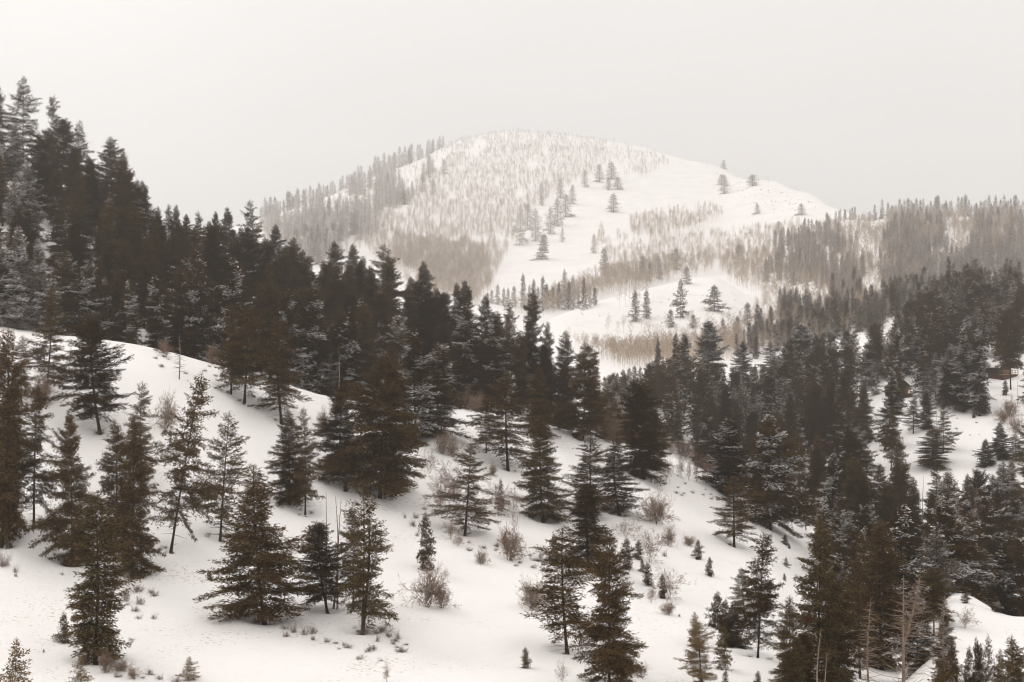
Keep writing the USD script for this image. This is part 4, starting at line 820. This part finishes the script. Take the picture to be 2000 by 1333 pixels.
for i, (u, vb, vt, hw, lab) in enumerate(SAGE): plant('brush_tuft', f'sage_{i % 3}', u, vb, vt - 3, hw, lab, 'brush tuft', 'brush tufts poking through the snow')
sprigs = []
for poly, n in (([(800,1000),(900,960),(960,1000),(1010,1040),(1000,1110),(900,1080)], 26), ([(1000,1060),(1090,1090),(1070,1130),(1000,1110)], 16), ([(1290,890),(1380,940),(1400,1000),(1300,960)], 14), ([(100,1050),(300,1200),(320,1330),(150,1330)], 12), ([(540,1220),(800,1250),(800,1300),(600,1280)], 12), ([(290,680),(420,705),(440,760),(300,720)], 16),
                ([(1700,800),(1990,780),(1990,880),(1800,860)], 30), ([(1320,300),(1620,410),(1500,420),(1340,330)], 60), ([(1060,620),(1440,560),(1440,600),(1100,650)], 16)):
    for u, v in polyfill(poly, n, rb):
        D = where(u, v)
        if D:
            s = rb.uniform(0.35, 0.8) * (2.0 if D > 700 else 1.0)
            sprigs.append((variant(f'sage_{rb.integers(3)}'), (u - 1000) / F * D, D, float(ground(u, D)) - 0.05, rb.uniform(0, 360), (0, 0), (s, s, s)))
for t in TREES:
    if t['region'] == 'hand' and t['D'] < 215 and t['h'] > 6:
        for _ in range(4):
            a_, r_ = rb.uniform(0, 6.28), rb.uniform(0.35, 1.5); D = t['D'] + r_ * math.sin(a_); x_ = (t['u'] - 1000) / F * t['D'] + r_ * math.cos(a_); s = rb.uniform(0.3, 0.7)
            sprigs.append((variant(f'sage_{rb.integers(3)}'), x_, D, float(ground(1000 + x_ / D * F, D)) - 0.2, rb.uniform(0, 360), (0, 0), (s, s, s)))
scatter('dry_brush', 'dry grass and brush tips scattered through the snow', 'brush', sprigs)

# ------------------------------------------------------------------ dead trees
def dead(u, vb, vt, label, cat='dead tree', D=None, lean=0, seed=0, **kw):
    D = D or where(u, vb); zb = float(ground(u, D)) - 0.2; H = (666.5 - vt) / F * D - zb
    parts = snag(seed, H=H, **kw); name = '/World/' + numbered('dead_tree')
    p = UsdGeom.Xform.Define(stage, name).GetPrim(); xform(p, (u - 1000) / F * D, D, zb, 0, (lean, 0))
    for k, m in parts.items():
        g = usdkit.mesh(stage, f'{name}/{k}', m, M_DEAD, smooth=60 if k == 'trunk' else False)
        if k == 'branches': g.GetPrim().SetCustomDataByKey('kind', 'stuff')
    tag(p, label, cat, 'dead trees')
dead(350,742,652,'small bare dead larch standing on the snow crest',seed=1,n=60,R=1.1,tw=0.03,rad=0.08,curve=-0.2,t0=0.18)
dead(637,1190,962,'thinnest bare stem, nearest of the three dead tops in the bushy fir',seed=2,n=16,R=0.6,rad=0.09,t0=0.4,lean=0)
dead(651,1190,968,'straight bare stem, middle of the three dead tops in the bushy fir',seed=3,n=18,R=0.6,rad=0.10,t0=0.4,lean=1)
dead(659,1192,975,'forked-twig bare stem, last of the three dead tops in the bushy fir',seed=4,n=18,R=0.7,rad=0.09,t0=0.45,lean=2)
dead(752,962,688,'pale dead leader rising out of the huge spreading fir',seed=5,n=34,R=2.6,rad=0.11,t0=0.62,curve=0.8,D=float(where(742,968))-0.4)
dead(660,800,672,'slender dead spar in front of the wooded hill',seed=6,n=10,R=0.4,rad=0.09,t0=0.5,D=206)
dead(1765,1420,1124,'large pale dead tree with forked top at the bottom of the wood',seed=7,n=150,R=2.6,tw=0.028,rad=0.15,fork=(0.52,1.25),curve=0.5,D=101,t0=0.05)
dead(1701,1400,1168,'pale dead spruce with even drooping ribs beside the forked dead tree',seed=8,n=150,R=1.9,tw=0.026,rad=0.10,curve=0.1,D=104,t0=0.1)
dead(1846,1360,1162,'pale dead spruce between the forked dead tree and the small snow mound',seed=9,n=120,R=2.2,tw=0.026,rad=0.09,curve=0.2,D=108,t0=0.15)
dead(1598,1400,1228,'broken pale dead stem in shade at the bottom of the dark wood',seed=10,n=26,R=0.8,rad=0.08,D=99,t0=0.3,lean=2)
dead(1608,1400,1276,'short leaning dead stem beside the broken pale stem',seed=11,n=12,R=0.5,rad=0.065,D=98,t0=0.3,lean=4)
dead(1889,1140,945,'bent grey dead tree leaning out of the dark wood',seed=12,n=50,R=1.8,rad=0.10,tw=0.026,D=185,curve=0.9,t0=0.25,lean=5)
dead(1590,1180,976,'thin pale dead tip showing above the tall olive-brown fir',seed=13,n=40,R=0.9,rad=0.09,D=150,t0=0.4)
dead(1616,1240,1085,'dark dead stem beside the tall olive-brown fir',seed=14,n=24,R=0.7,rad=0.09,D=125,t0=0.3)
dead(1804,1010,930,'bare grey spar deep in the dark wood',seed=15,n=12,R=0.5,rad=0.10,D=225,t0=0.4)
dead(1563,950,850,'bare reddish spar in front of the wood across the valley',seed=16,n=14,R=0.5,rad=0.10,D=262,t0=0.4)
dead(1475,820,740,'tall pale spar among the firs across the valley',seed=17,n=14,R=0.6,rad=0.11,D=330,t0=0.4)
dead(1988,790,735,'pole-thin bare trunk on the snow by the railed cabin',seed=18,n=8,R=0.4,rad=0.07,t0=0.5)
dead(1830,900,790,'dead grey leader beside the airy olive fir of the clearing',seed=19,n=16,R=0.7,rad=0.08,D=284,t0=0.4)
dead(57,650,570,'pale leaning dead trunk at the edge of the crest wood',seed=20,n=8,R=0.5,rad=0.13,D=200,t0=0.4,lean=3)
b = kites(np.random.default_rng(3).normal(0, 0.13, (160, 3)) * [1.4, 0.8, 0.7], np.random.default_rng(4).normal(0, 1, (160, 3)) + [0.8, 0, -0.2], np.full(160, 0.22), np.full(160, 0.07), np.random.default_rng(5))
Dq = 104.5
o = usdkit.mesh(stage, '/World/dead_bough', b, leaf_mat('needles_orange', (0.085, 0.034, 0.017), (0.21, 0.086, 0.045)))
xform(o.GetPrim(), (1577 - 1000) / F * Dq, Dq, (666.5 - 1208) / F * Dq)
tag(o.GetPrim(), 'rust orange dead bough hanging in the black fir low in the dark wood', 'dead bough')

# ------------------------------------------------------------------ cabins
M_LOG = noisy('cabin_wall', (0.030, 0.029, 0.021), (0.060, 0.056, 0.042), 3.0)
M_RED = noisy('cabin_red_boards', (0.055, 0.026, 0.018), (0.120, 0.060, 0.042), 4.0)
M_RAIL = noisy('cabin_rail', (0.20, 0.120, 0.068), (0.32, 0.200, 0.120), 4.0)
M_ROOF = noisy('cabin_roof', (0.070, 0.050, 0.038), (0.130, 0.095, 0.072), 3.0)
M_PANE = mat('cabin_pane', {'p': ('principled_bsdf', {'base_color': (0.02, 0.022, 0.025), 'roughness': 0.1})}, [], surface='p.BSDF')
def box(x0, x1, y0, y1, z0, z1):
    v = np.array([(x, y, z) for z in (z0, z1) for x, y in ((x0, y0), (x1, y0), (x1, y1), (x0, y1))], float)
    return v, np.array([[0, 2, 1], [0, 3, 2], [4, 5, 6], [4, 6, 7], [0, 1, 5], [0, 5, 4], [1, 2, 6], [1, 6, 5], [2, 3, 7], [2, 7, 6], [3, 0, 4], [3, 4, 7]])
def slab(x0, z0, x1, z1, y0, y1, th):
    v, f = box(0, 1, y0, y1, 0, 1); v = v.copy()
    X = x0 + (x1 - x0) * v[:, 0]; Z = z0 + (z1 - z0) * v[:, 0] + th * v[:, 2]
    return np.stack([X, v[:, 1], Z], -1), f
def cabin(u, vb, rz, label, snow_sides, wall, Wd=5.2, D=None):
    D = D or where(u, vb); z = float(ground(u, D)) - 0.15
    p = UsdGeom.Xform.Define(stage, '/World/' + numbered('cabin')).GetPrim(); xform(p, (u - 1000) / F * D, D, z, rz)
    path = str(p.GetPath()); cnt = {}
    def part(n, m, mt, up=path):
        k = cnt.get((up, n), -1) + 1; cnt[(up, n)] = k
        q = f'{up}/{n}' + (f'_{k:03d}' if k else ''); usdkit.mesh(stage, q, m, mt); return q
    w, dp, base, hw_, rise = Wd / 2, 5.0, 1.05, 1.75, 1.35
    gv = np.array([(x, y, zz) for y in (0, dp) for x, zz in ((-w, base), (w, base), (w, base + hw_), (0, base + hw_ + rise), (-w, base + hw_))], float)
    gf = np.array([[0, 1, 2], [0, 2, 3], [0, 3, 4], [5, 7, 6], [5, 8, 7], [5, 9, 8], [0, 4, 9], [0, 9, 5], [1, 6, 7], [1, 7, 2], [0, 5, 6], [0, 6, 1]])
    part('wall', (gv, gf), wall); part('foundation', box(-w + .05, w - .05, .03, dp - .03, -1.5, base - .003), M_RED)
    top = base + hw_ + rise + 0.03; eave = base + hw_ - 0.25
    for s in (-1, 1):
        r = part('roof', slab(0 if s > 0 else -w - .55, top if s > 0 else eave, w + .55 if s > 0 else 0, eave if s > 0 else top, -.7, dp + .4, .14), M_ROOF)
        if s in snow_sides:
            part('roof_snow', slab(.06 if s > 0 else -w - .5, top + .145 if s > 0 else eave + .165, w + .5 if s > 0 else -.06, eave + .165 if s > 0 else top + .145, -.62, dp + .35, .34), M_SNOWBIT, r)
    part('deck', box(-w - .3, w + .6, -1.7, -.02, base - .16, base), M_RAIL)
    part('deck_skirt', box(-w - .25, w + .3, -1.6, -.05, -1.4, base - .163), M_RED)
    for zz in (.42, .92): part('rail', box(-w - .3, w + .6, -1.72, -1.62, base + zz, base + zz + .13), M_RAIL)
    for k in range(6):
        x = -w - .25 + k * (Wd + .75) / 5; part('rail_post', box(x, x + .11, -1.6, -1.5, base + .003, base + 1.0), M_RAIL)
    d = part('door', box(-.45, .45, -.05, -.003, base + .004, base + 1.55), M_RED)
    for x in (-1.7, 1.0):
        f_ = part('window', box(x, x + .8, -.05, -.003, base + .65, base + 1.45), M_RAIL); part('pane', box(x + .08, x + .72, -.07, -.052, base + .73, base + 1.37), M_PANE, f_)
    tag(p, label, 'cabin', 'cabins')
cabin(1963, 739, 33, 'dark green cabin with snowy roof and orange-brown deck rail above the clearing', (-1, 1), M_LOG, 4.9)
cabin(1762, 777, 18, 'small reddish gabled cabin half hidden by firs at the top of the clearing', (-1,), M_LOG, 3.2)

# ------------------------------------------------------------------ haze in the air
HX, HY0, HY1, HZ0, HZ1 = 3300.0, -500.0, 2900.0, ZMIN - 1.0, float(V[..., 2].max()) + 45.0
hz = usdkit.mesh(stage, '/World/haze', box(-HX, HX, HY0, HY1, HZ0, HZ1), mat('haze_air', {'v': ('principled_volume', {'color': (0.97, 0.945, 0.92), 'density': HAZE, 'anisotropy': 0.55})}, [], volume='v.volume'))
tag(hz.GetPrim(), 'thin winter haze between the hills', 'haze', kind='stuff')
